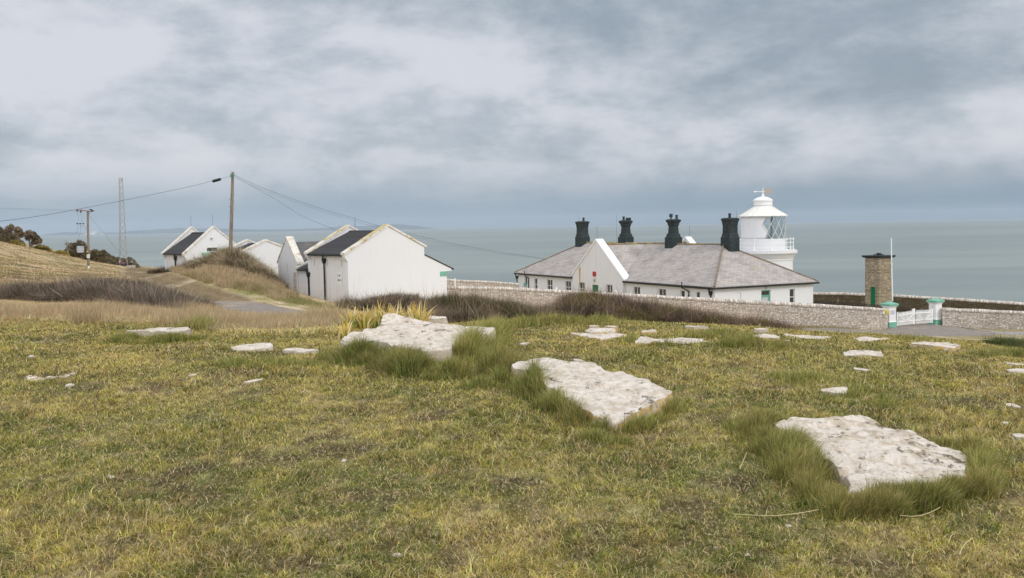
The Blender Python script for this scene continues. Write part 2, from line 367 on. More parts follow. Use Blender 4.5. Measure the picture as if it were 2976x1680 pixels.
def leafmat(name, rough=.75, trans=.25):
    m_ = mat(name, (1, 1, 1), rough, .2); t, b, tcn, g = tree(m_)
    a = nd(t, 'ShaderNodeVertexColor', layer_name='col'); t.links.new(a.outputs[0], b.inputs['Base Color'])
    if trans:
        tr = nd(t, 'ShaderNodeBsdfTranslucent'); t.links.new(a.outputs[0], tr.inputs[0]); mx = nd(t, 'ShaderNodeMixShader'); mx.inputs[0].default_value = trans
        t.links.new(b.outputs[0], mx.inputs[1]); t.links.new(tr.outputs[0], mx.inputs[2]); t.links.new(mx.outputs[0], t.nodes['Material Output'].inputs[0])
    return m_
M['blade'] = leafmat('grass_blades'); M['twig'] = leafmat('twigs', .9, 0); M['leaf'] = leafmat('leaves', .7, .2)
# limestone slabs
def rock(lich=0.0, pits=.25, mar=.32):
    m_ = mat('weathered_limestone', (.6, .57, .52), .92, .12); t, b, tcn, g = tree(m_)
    o = g.outputs['Position']
    big = noise_(t, o, 1.7, 5, .6); n1_ = noise_(t, stretch(t, o, (1.7, 1, 2)), 6.0, 8, .7); n2_ = noise_(t, stretch(t, o, (1.7, 1, 3), (3, 1, 2)), 21, 6, .72)
    c = mixc(t, math_(t, 'MULTIPLY', smooth(t, n1_, .44, .60), .62 + mar * .7), (.67, .60, .525), (.49, .41, .315))
    c = mixc(t, math_(t, 'MULTIPLY', smooth(t, n2_, .52, .68), mar), c, (.44, .36, .27))
    vo = nd(t, 'ShaderNodeTexVoronoi'); vo.inputs['Scale'].default_value = 5.5; t.links.new(mixvec(t, o, noise_(t, o, 5, 4, .65, out=1), .22), vo.inputs['Vector'])
    wht = math_(t, 'MULTIPLY', math_(t, 'SUBTRACT', 1.0, smooth(t, vo.outputs['Distance'], .30, .38)), smooth(t, big, .50, .58))
    c = mixc(t, math_(t, 'MULTIPLY', wht, .7), c, (.74, .69, .62))
    # pits and mossy cracks
    vp = nd(t, 'ShaderNodeTexVoronoi'); vp.inputs['Scale'].default_value = 15; t.links.new(mixvec(t, o, noise_(t, o, 9, 3, .6, out=1), .08), vp.inputs['Vector'])
    pit = math_(t, 'MULTIPLY', math_(t, 'SUBTRACT', 1.0, smooth(t, vp.outputs['Distance'], .14, .34)), smooth(t, n1_, .44, .54))
    c = mixc(t, math_(t, 'MULTIPLY', pit, pits), c, (.18, .14, .095))
    n3_ = noise_(t, stretch(t, o, (1.9, 1.2, 2), (1, 5, 9)), 2.6, 9, .74, .3)
    c = mixc(t, math_(t, 'MULTIPLY', smooth(t, n3_, .575, .62), .85), c, (.15, .115, .07))
    n4_ = noise_(t, stretch(t, o, (1.6, 1, 2.2), (13, 2, 4)), 7.5, 9, .74)
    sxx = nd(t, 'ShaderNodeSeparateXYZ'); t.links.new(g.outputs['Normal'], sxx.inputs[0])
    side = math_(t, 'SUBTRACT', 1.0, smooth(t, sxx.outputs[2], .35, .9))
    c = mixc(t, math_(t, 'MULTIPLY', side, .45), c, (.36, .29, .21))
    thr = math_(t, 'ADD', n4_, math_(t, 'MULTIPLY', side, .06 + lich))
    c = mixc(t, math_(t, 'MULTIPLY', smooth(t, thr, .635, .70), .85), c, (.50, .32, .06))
    t.links.new(c, b.inputs['Base Color'])
    hh = math_(t, 'ADD', math_(t, 'MULTIPLY', n2_, .35), math_(t, 'SUBTRACT', math_(t, 'MULTIPLY', n1_, 1.0), math_(t, 'ADD', math_(t, 'MULTIPLY', smooth(t, n3_, .57, .67), .5), math_(t, 'MULTIPLY', pit, .35))))
    bump(t, b, hh, .7, .022); return m_
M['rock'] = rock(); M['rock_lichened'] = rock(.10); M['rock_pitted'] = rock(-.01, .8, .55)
# ================================================================ colours of the turf
def inpoly(x, y, poly):
    ins = np.zeros(x.shape, bool); n = len(poly)
    for i in range(n):
        x0, y0 = poly[i]; x1, y1 = poly[(i + 1) % n]
        if y0 == y1: continue
        c = ((y0 > y) != (y1 > y)) & (x < (x1 - x0) * (y - y0) / (y1 - y0) + x0); ins ^= c
    return ins
def seg_d(px, py, poly, wy=1.0):
    "distance in pixels to a polyline (vertical axis weighted)"
    d = np.full(px.shape, 1e9)
    for (x0, y0), (x1, y1) in zip(poly[:-1], poly[1:]):
        dx, dy = x1 - x0, (y1 - y0) * wy; L = dx * dx + dy * dy
        t = np.clip(((px - x0) * dx + (py - y0) * wy * dy) / L, 0, 1)
        d = np.minimum(d, np.hypot(px - x0 - t * dx, (py - y0) * wy - t * dy))
    return d
DRY = [(-200,896),(0,905),(120,915),(250,905),(420,905),(560,900),(640,905),(760,935),(900,932),(1000,935),(1010,968),(900,972),(700,972),(560,962),(420,944),(250,946),(100,938),(-200,925)]
TRACK = [(395,790),(450,800),(520,822),(590,848),(660,868),(690,874)]
def sm(v, a, b):
    t = np.clip((v - a) / (b - a), 0, 1); return t * t * (3 - 2 * t)
def lerp(a, b, f): return a + (b - a) * f[:, None]
A_ = lambda *c: np.array(c)
GREEN, LUSH, OLIVE, STRAW, PALE, BROWN, MUD, EARTH = A_(.215,.205,.060), A_(.115,.140,.035), A_(.33,.275,.100), A_(.50,.385,.205), A_(.60,.48,.33), A_(.20,.13,.065), A_(.15,.098,.052), A_(.085,.058,.036)
GRASSY = []   # long dark grass bands, filled below: (px0,py0,px1,py1,halfwidth_m)
SPOTS = None
def bare_spots(x, y):
    "scuffed earth and moss patches: returns earth mask, moss mask"
    global SPOTS
    if SPOTS is None:
        SPOTS = [(gp(px, py), rx, ry, k) for px, py, rx, ry, k in ((155,1092,.55,.35,0),(730,1082,.6,.30,0),(1262,1215,.42,.28,0),(1205,1078,.40,.40,0),(2035,1500,.26,.30,0),(1985,1545,.2,.2,0),(1722,1565,.18,.14,0),(500,1385,.50,.22,0),(2500,1640,.5,.12,0),(830,1640,.4,.10,0),(1080,1455,.35,.14,0),(2260,1130,.4,.2,0),
          (488,1348,.20,.12,1),(640,1372,.16,.08,1),(560,1390,.14,.08,1),(1255,1478,.30,.14,1),(1480,1510,.22,.10,1),(1560,1262,.2,.12,1),(2700,1560,.25,.1,1))]
    e = np.zeros(len(x)); m = np.zeros(len(x)); w = fbm(x * 5, y * 5, 45, 4)
    for c, rx, ry, k in SPOTS:
        d = np.hypot((x - c.x) / (rx * .62), (y - c.y) / (ry * 1.3)); v = sm(1.0 - d + (w - .5) * 3.4, .10, .75) * (d < 2.2)
        if k: m = np.maximum(m, v)
        else: e = np.maximum(e, v)
    return e, m
def turf(x, y, z, blade=False):
    P = np.stack([x, y, z], 1); px, py = project(P)
    n1 = fbm(x * .8, y * .8, 21, 4); n2 = fbm(x * 3.1, y * 3.1, 22, 4); n3 = fbm(x * .22, y * .22, 23, 3); n4 = fbm(x * 9, y * 9, 24, 3); n5 = fbm(x * 2.0, y * 2.0, 29, 4)
    near = 1 - sm(y, 20, 26)
    # foreground pasture
    g = sm(n1 * .62 + n2 * .25 + n3 * .28, .53, .64)
    g = np.clip(.12 + g * .8 + .45 * sm(py, 1000, 1060) * (1 - sm(py, 1200, 1450)) * sm(px, 700, 1300) - .12 * sm(py, 1380, 1650), 0, 1)
    c = lerp(np.tile(OLIVE, (len(x), 1)), GREEN, g)
    c = lerp(c, STRAW, sm(n2 * .7 + (1 - n1) * .4, .52, .72) * .5)
    c = lerp(c, LUSH, sm(n5 + n1 * .3, .67, .77) * .8)
    c = lerp(c, BROWN, sm(n4 * .5 + n5 * .5 - n1 * .12, .50, .60) * .55)
    c = lerp(c, A_(.50, .40, .22), sm(fbm(x * 13, y * 13, 27, 2), .58, .75) * .5)
    c = lerp(c, A_(.10, .075, .035), sm(fbm(x * 6.5, y * 6.5, 26, 3), .59, .68) * .55)
    e = sm(fbm(x * 1.5, y * 1.5, 41, 4), .63, .70) * sm(fbm(x * 7, y * 7, 42, 3), .45, .58)
    c = lerp(c, EARTH, e * (.9 if not blade else .5))
    es, ms = bare_spots(x, y); c = lerp(c, A_(.10, .07, .042), es * .8); c = lerp(c, A_(.30, .25, .04), ms * .42)
    # the slope beyond, straw coloured
    f = lerp(np.tile(A_(.50, .375, .21), (len(x), 1)), A_(.64, .49, .33), sm(n3 + n1 * .3, .58, .80))
    f = lerp(f, A_(.33, .275, .12), sm(fbm(x * .30 + 5, y * .10, 31, 4), .46, .60) * .7)
    f = lerp(f, A_(.19, .14, .07), sm(fbm(x * 1.1, y * .40, 33, 4), .60, .68) * .8)
    c = lerp(c, f, 1 - near)
    # dry tall grass
    wx = px + (fbm(x * .7, y * .7, 35) - .5) * 60; wy = py + (fbm(x * .9, y * .9, 36) - .5) * 14
    d = inpoly(wx, wy, DRY).astype(float)
    c = lerp(c, lerp(np.tile(PALE, (len(x), 1)), STRAW, n2), d * .9)
    # green verge by the white store, slope below it
    v = (inpoly(wx, wy, [(700,838),(812,836),(870,856),(960,885),(1000,900),(960,915),(900,905),(800,880),(740,862),(690,850)])).astype(float)
    c = lerp(c, lerp(np.tile(A_(.20,.20,.06), (len(x), 1)), STRAW, sm(n1, .5, .7)), v * .85)
    # green strip right of track and by the walls
    w = ((px > 2150) & (y > 40)).astype(float); c = lerp(c, lerp(np.tile(A_(.23,.21,.08), (len(x), 1)), A_(.36,.29,.17), n2), w * .9)
    # muddy track
    td = seg_d(px + (fbm(x * .5, y * .5, 37) - .5) * 24, py, TRACK, 2.3)
    m_ = (1 - sm(td, 26, 60)) * (y > 40)
    rut = sm(np.abs(td - 22) + n1 * 16, 10, 30)
    mud = lerp(np.tile(MUD, (len(x), 1)), A_(.25, .185, .10), rut * sm(n2, .35, .65))
    c = lerp(c, mud, m_ * (.8 + .2 * sm(n2, .3, .6)))
    gg_ = (sm(td, 34, 50) * (1 - sm(td, 70, 120)) * (y > 44) * (py > 800) * (px > 520) * sm(n1, .42, .55)); c = lerp(c, A_(.26, .25, .085), gg_ * .8)
    return c, px, py, d, m_
# ================================================================ ground
def build_ground():
    na, nr = 420, 520
    ang = np.tan(np.linspace(-1, 1, na) * math.radians(50)); q = np.geomspace(3.2, 345, nr)
    A, Q = np.meshgrid(ang, q); x = (A * Q).ravel(); y = (Q - 10).ravel()
    z = H(x, y)
    c, *_ = turf(x, y, z)
    i = np.arange(nr - 1)[:, None] * na + np.arange(na - 1)[None, :]
    Fc = np.stack([i, i + 1, i + na + 1, i + na], -1).reshape(-1, 4)
    me = fast_mesh('ground', np.stack([x, y, z], 1), Fc, c, smooth_=True)
    m_ = mat('turf_soil', (.2, .2, .1), .95, .1); t, b, tcn, g = tree(m_)
    a = nd(t, 'ShaderNodeVertexColor', layer_name='col')
    o = g.outputs['Position']
    n = noise_(t, o, 11, 6, .7); nb = noise_(t, o, 2.2, 5, .65); nf = noise_(t, stretch(t, o, (1, .35, 1)), 60, 3, .6)
    c_ = mixc(t, math_(t, 'MULTIPLY', smooth(t, n, .42, .66), .55), a.outputs[0], mixc(t, 1.0, a.outputs[0], (.42, .40, .38), 'MULTIPLY'))
    c_ = mixc(t, math_(t, 'MULTIPLY', smooth(t, nf, .50, .68), .55), c_, (.62, .52, .28))
    c_ = mixc(t, math_(t, 'MULTIPLY', smooth(t, nb, .60, .72), .35), c_, (.13, .09, .045))
    sy_ = nd(t, 'ShaderNodeSeparateXYZ'); t.links.new(o, sy_.inputs[0]); fr = smooth(t, sy_.outputs[1], 26, 50)
    nm = noise_(t, stretch(t, o, (1.3, .32, 1), (4, 4, 4)), .9, 7, .72); nm2 = noise_(t, stretch(t, o, (1.3, .32, 1), (9, 4, 4)), .33, 6, .7)
    c_ = mixc(t, math_(t, 'MULTIPLY', fr, math_(t, 'MULTIPLY', smooth(t, nm, .54, .66), .65)), c_, (.17, .13, .06))
    c_ = mixc(t, math_(t, 'MULTIPLY', fr, math_(t, 'MULTIPLY', smooth(t, nm2, .52, .64), .45)), c_, (.66, .54, .40))
    t.links.new(c_, b.inputs['Base Color']); bump(t, b, math_(t, 'ADD', n, math_(t, 'MULTIPLY', nb, 2.0)), .8, .05)
    o_ = link(me, 'ground', m_); tag(o_, kind='structure')
build_ground()
# ================================================================ tarmac
M['tarmac'] = speckled('old_tarmac', (.215, .185, .16), (.28, .24, .205), 2.5, .9, (.40, .31, .21), (.56, .72), .35, bmp=.35, detail=8)
M['tarmac_pale'] = speckled('worn_pale_tarmac', (.29, .265, .245), (.35, .32, .29), 2.0, .9, (.2, .18, .16), (.6, .75), .6, bmp=.3)
def ribbon(name, left, right, m_, lift, nsub=14, nw=10):
    "left/right: lists of ground xy"
    L = []; Rr = []
    for a in range(len(left) - 1):
        for k in range(nsub):
            t = k / nsub; L.append(left[a].lerp(left[a + 1], t)); Rr.append(right[a].lerp(right[a + 1], t))
    L.append(left[-1]); Rr.append(right[-1]); n = len(L)
    x = np.array([[l.x + (r.x - l.x) * j / nw for j in range(nw + 1)] for l, r in zip(L, Rr)]); y = np.array([[l.y + (r.y - l.y) * j / nw for j in range(nw + 1)] for l, r in zip(L, Rr)])
    z = np.maximum(H(x, y), 0 + H(x, y)) + lift; z[:, 0] -= lift * .9; z[:, -1] -= lift * .9
    i = np.arange(n - 1)[:, None] * (nw + 1) + np.arange(nw)[None, :]
    me = fast_mesh(name, np.stack([x, y, z], -1).reshape(-1, 3), np.stack([i, i + nw + 1, i + nw + 2, i + 1], -1).reshape(-1, 4), smooth_=True)
    o = link(me, name, m_); tag(o, kind='structure'); return o
V2 = lambda x, y: Vector((x, y, 0))
def wp(px, D): return V2((px - CX) / F * D, D)
far_ = [gp(574,879), gp(640,876), gp(700,877), gp(756,881), gp(822,895), gp(925,912), wp(1150,58), wp(1500,64), wp(1900,68.5), wp(2200,70.8), wp(2390,71.2), wp(2570,71.6)]
nea_ = [gp(585,889), gp(620,898), gp(665,913), gp(720,924), gp(853,925), gp(935,921), wp(1150,53), wp(1500,59), wp(1900,63.5), wp(2200,66.2), wp(2390,66.8), wp(2600,66.6)]
ribbon('road', far_, nea_, M['tarmac'], .05)
ribbon('driveway', [wp(2571,71.6), wp(2604,75.6), wp(2660,76.5), wp(2712,77), wp(2790,74.6), wp(2850,72.6), wp(2895,69.5)], [wp(2601,66.6), wp(2640,66.5), wp(2690,66.4), wp(2740,66.4), wp(2790,66.5), wp(2840,66.7), wp(2893,67.2)], M['tarmac'], .055)
ribbon('path', [wp(2792,74.3), wp(2856,72.4), wp(2980,70.2), wp(3300,69)], [wp(2850,72.4), wp(2898,69.2), wp(2980,67.3), wp(3300,66)], M['tarmac_pale'], .06)
# ================================================================ sea
def build_sea():
    xs = []; n = 0
    q = np.geomspace(60, 34000, 140); a = np.tan(np.linspace(-1, 1, 90) * math.radians(62))
    A, Q = np.meshgrid(a, q); x = (A * Q).ravel(); y = Q.ravel(); na = 90
    i = np.arange(139)[:, None] * na + np.arange(na - 1)[None, :]
    me = fast_mesh('sea', np.stack([x, y, np.full_like(x, -45.)], 1), np.stack([i, i + 1, i + na + 1, i + na], -1).reshape(-1, 4))
    m_ = mat('sea_water', (.105, .155, .15), .38, .5); t, b, tcn, g = tree(m_)
    b.inputs['IOR'].default_value = 1.33
    o = g.outputs['Position']
    n1_ = noise_(t, stretch(t, o, (.0011, .0042, 1)), 1.0, 8, .68); n0 = noise_(t, stretch(t, o, (.00022, .0011, 1), (3, 3, 3)), 1.0, 4, .55)
    c = mixc(t, smooth(t, n1_, .35, .68), (.185, .225, .208), (.26, .295, .272))
    c = mixc(t, math_(t, 'MULTIPLY', smooth(t, n0, .40, .66), .5), c, (.135, .175, .172))
    w = noise_(t, stretch(t, o, (.05, .11, 1)), 1.0, 6, .7)
    fo = math_(t, 'MULTIPLY', smooth(t, noise_(t, stretch(t, o, (.035, .13, 1), (5, 1, 1)), 1.0, 5, .65), .745, .765), smooth(t, noise_(t, stretch(t, o, (.002, .002, 1)), 1., 2, .5), .45, .6))
    c = mixc(t, math_(t, 'MULTIPLY', fo, .8), c, (.8, .82, .82))
    t.links.new(c, b.inputs['Base Color']); bump(t, b, w, .9, 2.2)
    tag(link(me, 'sea', m_), kind='structure')
build_sea()
# ================================================================ far land across the bay
def far_land(name, prof, D, depth, m_, horizon=684.5, hs=-.0168):
    n = 160; xs = np.linspace(prof[0][0], prof[-1][0], n); ys = np.interp(xs, [p[0] for p in prof], [p[1] for p in prof])
    V = []; rows = 9
    for i, (px, py) in enumerate(zip(xs, ys)):
        top = at(px, py, D).z + 45
        for k in range(rows):
            t = k / (rows - 1); prof_h = math.sin(math.pi * (.12 + .88 * t) * .5) if t < 1 else 1
            dd = D - depth * (1 - t); hh = top * (0 if k == 0 else (t ** .45)) * (1 + .05 * math.sin(i * .23 + k) * (k < rows - 1))
            X_ = (px - CX) / F * dd
            V.append((X_, dd, -46 + hh))
        V.append(((px - CX) / F * (D + depth), D + depth, -46))
    r = rows + 1; Fc = [(i * r + k, (i + 1) * r + k, (i + 1) * r + k + 1, i * r + k + 1) for i in range(n - 1) for k in range(r - 1)]
    me = fast_mesh(name, np.array(V), Fc, smooth_=True); tag(link(me, name, m_), kind='structure')
M['far_hill'] = speckled('far_hill', (.05, .085, .10), (.08, .11, .12), .0008, .9)
M['chalk'] = speckled('far_chalk_cliff', (.60, .60, .58), (.22, .24, .2), .0035, .9, lo=.42, hi=.56)
far_land('hills', [(112,684),(130,682),(165,678),(185,674),(212,674),(245,676),(300,675),(345,676),(380,671),(440,668),(530,663),(600,664),(670,665),(760,667),(850,666),(950,662),(1000,657),(1062,657),(1128,652),(1171,652),(1215,656),(1262,663)], 31000, 1500, M['far_hill'])
far_land('headland', [(238,685),(246,681),(258,677),(270,672),(285,671),(303,672),(318,685)], 28500, 300, M['chalk'])
# ================================================================ limestone slabs
SLABXY = []
def gph(px, py, h, Dc, lim=.22):
    r = ray(px, py); D = np.linspace(Dc * (1 - lim), Dc * (1 + lim), 400); x = r.x / r.y * D; z = r.z / r.y * D
    k = np.nonzero(z < H0(x, D) + h)[0]; d = D[k[0]] if len(k) else D[-1]
    return x[0] / D[0] * d, d
def slab(label, pts, h, flat=False, rough=1.0, name='rock', group=None, sub=None, tilt=(0, 0), D=None):
    if not flat and h < .15: h *= .6
    if not flat and h > .15: h = .09
    cx = sum(p[0] for p in pts) / len(pts); cy = sum(p[1] for p in pts) / len(pts)
    c = gp(cx, cy); Dc = c.y; z0 = gz(c.x, c.y) + h
    if D: Dc = D; r = ray(cx, cy); z0 = r.z / r.y * Dc; flat = True; c = Vector((r.x / r.y * D, D, 0)); h = max(.05, z0 - gz(c.x, D))
    for _ in range(0 if D else 3):
        if flat:
            r = ray(cx, cy); Dc = z0 / (r.z / r.y); z0 = float(H0(np.array([r.x / r.y * Dc]), np.array([Dc]))[0]) + h
    W_ = []
    if not flat:
        r = ray(cx, cy); Dd = np.linspace(Dc * .45, Dc * 1.02, 600); zz = r.z / r.y * Dd; kk_ = np.nonzero(zz < H0(r.x / r.y * Dd, Dd) + h)[0]
        if len(kk_): Dc = Dd[kk_[0]]
    for px, py in pts:
        if flat:
            r = ray(px, py); gx, gy = tilt
            # plane z = z0 + gx*(x-xc) + gy*(y-yc)
            xc = r0x = (ray(cx, cy).x / ray(cx, cy).y) * Dc
            a = r.x / r.y; b = r.z / r.y; d = (z0 - gx * xc - gy * Dc) / (b - gx * a - gy); W_.append((a * d, d))
        else: W_.append(gph(px, py, h, Dc))
    W_ = np.array(W_); ctr = W_.mean(0)
    if not flat:   # keep very flat outlines from stretching away in depth
        span = np.ptp(W_[:, 0]); sy = np.ptp(W_[:, 1])
        if sy > 1.6 * span: W_[:, 1] = ctr[1] + (W_[:, 1] - ctr[1]) * 1.6 * span / sy
    per = np.roll(W_, -1, 0) - W_; ln = np.hypot(*per.T); L = ln.sum(); n = int(np.clip(L / .03 * (9 / max(Dc, 6)), 28, 230))
    cum = np.concatenate([[0], np.cumsum(ln)]); s = np.linspace(0, L, n, endpoint=False); Wc = np.vstack([W_, W_[:1]])
    ox = np.interp(s, cum, Wc[:, 0]); oy = np.interp(s, cum, Wc[:, 1])
    for _ in range(2):
        ox = (np.roll(ox, 1) + 2 * ox + np.roll(ox, -1)) / 4; oy = (np.roll(oy, 1) + 2 * oy + np.roll(oy, -1)) / 4
    sc_ = L / 4
    j = 1 + (fbm(s * 6 / sc_ + cx, s * 0 + cy, 51, 4) - .5) * .10
    ox = ctr[0] + (ox - ctr[0]) * j; oy = ctr[1] + (oy - ctr[1]) * j
    SLABXY.append((np.stack([ox, oy], 1), h)); K = int(np.clip(n / 6, 6, 34)); V = []
    xc = ray(cx, cy).x / ray(cx, cy).y * Dc
    def top(x, y):
        if flat: zt = z0 + tilt[0] * (x - xc) + tilt[1] * (y - Dc)
        else: zt = H0(x, y) + h
        f = min(1, L / 3) * rough
        return zt + (fbm(x * 2.2, y * 2.2, 61, 5) - .5) * .07 * f + (fbm(x * 9, y * 9, 62, 4) - .5) * .028 * f - np.maximum(0, fbm(x * 4, y * 9, 63, 4) - .60) * .22 * f
    g = H0(ox, oy)
    zt = top(ox, oy)
    # sides: down in three steps, a little ragged
    fl_ = .22 if (L < 3.2 and not (flat and not D)) else 0
    for frac, off in ((1.0, .02), (.62, .03), (.3, .012)):
        k = 1 + fl_ * frac + off * (fbm(s * 5 + frac * 7, s * 0 + 3, 71, 3) * 2 - .3) * .6
        zz = (g - .12) * frac + (zt - .02) * (1 - frac)
        V.append(np.stack([ctr[0] + (ox - ctr[0]) * k, ctr[1] + (oy - ctr[1]) * k, zz], 1))
    edge = min(.022, h * .4)
    for i in range(K):
        f = 1 - i / K; f2 = f if i else 1.0; x = ctr[0] + (ox - ctr[0]) * (f2 if i != 1 else .992); y = ctr[1] + (oy - ctr[1]) * (f2 if i != 1 else .992)
        V.append(np.stack([x, y, top(x, y) - (edge if i == 0 else 0)], 1))
    V.append(np.array([[ctr[0], ctr[1], float(top(np.array([ctr[0]]), np.array([ctr[1]]))[0])]]))
    V = np.vstack(V); rows = K + 3; base = V[:n, 2].min(); loc = (ctr[0], ctr[1], base)
    Fc = [(a * n + k, a * n + (k + 1) % n, (a + 1) * n + (k + 1) % n, (a + 1) * n + k) for a in range(rows - 1) for k in range(n)]
    ce = rows * n; Fc += [((rows - 1) * n + k, (rows - 1) * n + (k + 1) % n, ce) for k in range(n)]
    me = fast_mesh(name, V - np.array(loc), Fc, smooth_=True)
    try: me.set_sharp_from_angle(angle=math.radians(55))
    except Exception: pass
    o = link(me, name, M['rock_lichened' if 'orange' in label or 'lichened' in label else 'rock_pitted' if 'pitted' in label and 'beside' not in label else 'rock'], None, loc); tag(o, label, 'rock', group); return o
def crop(pts, ox, oy, s): return [(x / s + ox, y / s + oy) for x, y in pts]
slab('broad pitted pale limestone slab nearest the camera at lower right, flush with the turf',
 crop([(395,185),(470,175),(560,158),(760,158),(900,155),(990,160),(1060,150),(1110,140),(1180,148),(1240,172),(1310,198),(1390,215),(1480,245),(1560,272),(1610,310),(1640,335),(1720,362),(1800,372),(1880,395),(1960,435),(2000,480),(1985,560),(2005,640),(1960,700),(1800,740),(1600,770),(1400,780),(1200,775),(1050,800),(995,775),(1040,730),(1050,690),(990,640),(920,600),(900,540),(830,500),(770,430),(740,380),(640,330),(540,290),(460,230)], 2100, 1160, 2.796), .065, True, 1.15)
slab('long cream limestone slab in mid foreground with orange lichen on its near tip',
 crop([(355,330),(440,295),(560,275),(660,258),(760,262),(900,280),(1000,295),(1180,310),(1330,310),(1430,330),(1530,385),(1640,405),(1750,415),(1830,445),(1930,475),(2000,520),(2100,560),(2200,600),(2340,650),(2355,700),(2250,760),(2100,830),(1980,880),(1900,930),(1780,985),(1650,1010),(1560,1000),(1480,960),(1390,945),(1350,900),(1250,860),(1150,810),(1000,745),(950,690),(850,650),(780,590),(700,520),(640,450),(560,405),(420,380)], 1400, 980, 4.277), .145, True, .9, tilt=(-.02, .02))
slab('largest raised white limestone slab, overhanging thick dark grass left of centre',
 crop([(125,690),(180,650),(230,600),(290,545),(380,540),(480,545),(510,505),(580,490),(680,485),(760,465),(830,430),(920,430),(1020,400),(1100,410),(1230,408),(1400,400),(1560,410),(1700,420),(1850,425),(1960,440),(2140,450),(2300,460),(2440,455),(2465,490),(2450,540),(2250,575),(2050,600),(1930,640),(1860,690),(1830,740),(1780,800),(1700,820),(1560,830),(1400,835),(1320,805),(1200,795),(1080,775),(960,720),(860,690),(700,665),(500,650),(330,640),(250,690),(200,735)], 960, 860, 5.152), .22, True, .9, tilt=(-.02, .02))
slab('curved white ridge of limestone lying behind the largest raised slab',
 crop([(750,430),(770,330),(800,275),(880,248),(950,252),(1050,285),(1180,308),(1300,355),(1440,390),(1600,408),(1480,425),(1300,410),(1150,400),(950,405)], 960, 860, 5.152), .3, False, .8, tilt=(-.02,.30), D=15.4)
slab('thin pale limestone ledge beside a tuft behind the largest slab',
 crop([(1270,290),(1450,295),(1600,300),(1760,315),(1760,332),(1550,345),(1400,335),(1300,330)], 960, 860, 5.152), .3, False, .8, tilt=(0,.12), D=18.6)
slab('small flat-topped rock with a brown shaded face at the left end of the largest slab',
 crop([(300,365),(420,355),(590,352),(575,385),(430,395),(310,385)], 960, 860, 5.152), .30, False, .8, tilt=(0,.15), D=16.6)
slab('wide low limestone slab on the grassy hump near the dry grass at left',
 crop([(1395,685),(1560,675),(1800,660),(2140,650),(2150,672),(2000,705),(1920,735),(1870,720),(1700,708),(1500,700)], 0, 780, 3.827), .155, False)
slab('oval white slab lying flat in the turf left of the largest slab',
 crop([(310,655),(400,638),(480,628),(600,622),(665,625),(665,660),(600,672),(500,675),(400,680),(330,668)], 560, 780, 2.862), .045)
slab('narrow broken strip of white rock between the oval slab and the largest slab',
 crop([(740,680),(830,655),(870,660),(1040,670),(1050,682),(880,684)], 560, 780, 2.862), .04)
slab('thin white sliver of rock edging a bare brown scrape in the left turf',
 crop([(400,950),(480,932),(560,912),(620,915),(560,932),(470,954)], 560, 780, 2.862), .035)
slab('short white rock edge beside a dark crack left of the brown scrape',
 crop([(2070,1195),(2140,1170),(2215,1172),(2140,1198)], 0, 780, 3.827), .03)
S7 = lambda p: crop(p, 1600, 900, 1.872)
slab('long low white slab just in front of the lichened rock pile, right of centre', S7([(95,130),(200,128),(280,132),(350,122),(420,130),(350,145),(280,160),(180,142)]), .045)
slab('lichened white rock under two smaller stones on the crest right of centre', S7([(185,112),(220,97),(350,100),(358,116),(250,127),(195,122)]), .09)
slab('small orange-lichened stone topping the rock pile on its left', S7([(208,84),(232,78),(270,88),(262,94),(215,93)]), .13)
slab('small orange-lichened stone topping the rock pile on its right', S7([(292,86),(340,84),(372,96),(330,98)]), .12)
slab('long flat white slab edged with rough grass below the pile of lichened rocks', S7([(455,177),(490,150),(560,150),(640,155),(720,150),(800,155),(870,170),(720,181),(560,176),(500,182)]), .055)
slab('little orange-spotted stone on the crest between the two long flat slabs', S7([(495,110),(560,106),(587,122),(500,126)]), .06)
slab('thin white stone on the crest just below the brown scrub', S7([(725,88),(790,82),(868,86),(790,94)]), .07)
slab('small pale stone at the right end of the long flat slab', S7([(890,140),(925,134),(947,152),(900,151)]), .05)
slab('small white stone at the top left of the ridge of slabs by the road', S7([(1100,100),(1160,99),(1192,108),(1130,113)]), .10)
slab('blocky lichened rock with a dark near face on the crest beyond the green hump', S7([(1098,137),(1150,127),(1212,130),(1255,152),(1150,158),(1100,152)]), .09)
slab('narrow white rock trailing right of the blocky lichened rock', S7([(1250,148),(1325,174),(1320,184),(1262,162)]), .05)
slab('long ragged line of white ledge along the crest before the tarmac', S7([(1250,125),(1300,127),(1400,137),(1460,149),(1540,150),(1480,165),(1400,161),(1290,146)]), .05)
slab('orange-lichened ledge on the crest just below the driveway', S7([(1650,160),(1700,148),(1800,148),(1806,166),(1750,184),(1680,172)]), .07)
slab('small flat stone between the lichened ledge and the thick slab', S7([(1812,186),(1880,187),(1885,196),(1820,196)]), .04)
slab('thick slab with an orange-lichened brown edge, farthest right on the crest', S7([(1945,172),(2000,164),(2100,172),(2250,195),(2255,212),(2130,205),(2050,192),(1960,184)]), .13)
slab('grey-white ledge rock with a brown hollow beneath, right slope', S7([(1590,230),(1640,220),(1720,222),(1800,230),(1812,250),(1700,244),(1600,246)]), .07)
slab('narrow slanting white stone on the right slope below the grey ledge', S7([(1635,308),(1690,317),(1760,332),(1720,337),(1650,322)]), .04)
slab('triangular white stone lying alone in the turf right of the long cream slab', S7([(1466,432),(1560,424),(1618,420),(1612,458),(1540,452),(1480,442)]), .045)
slab('upper of two white slabs at the right edge of the picture', S7([(2428,275),(2520,284),(2600,300),(2600,312),(2490,292)]), .05)
slab('lower of two white slabs at the right edge of the picture', S7([(2478,322),(2540,318),(2620,322),(2620,348),(2490,337)]), .05)
slab('small white stone at right edge, above the two lowest stones there', S7([(2466,508),(2520,508),(2570,530),(2490,524)]), .035)
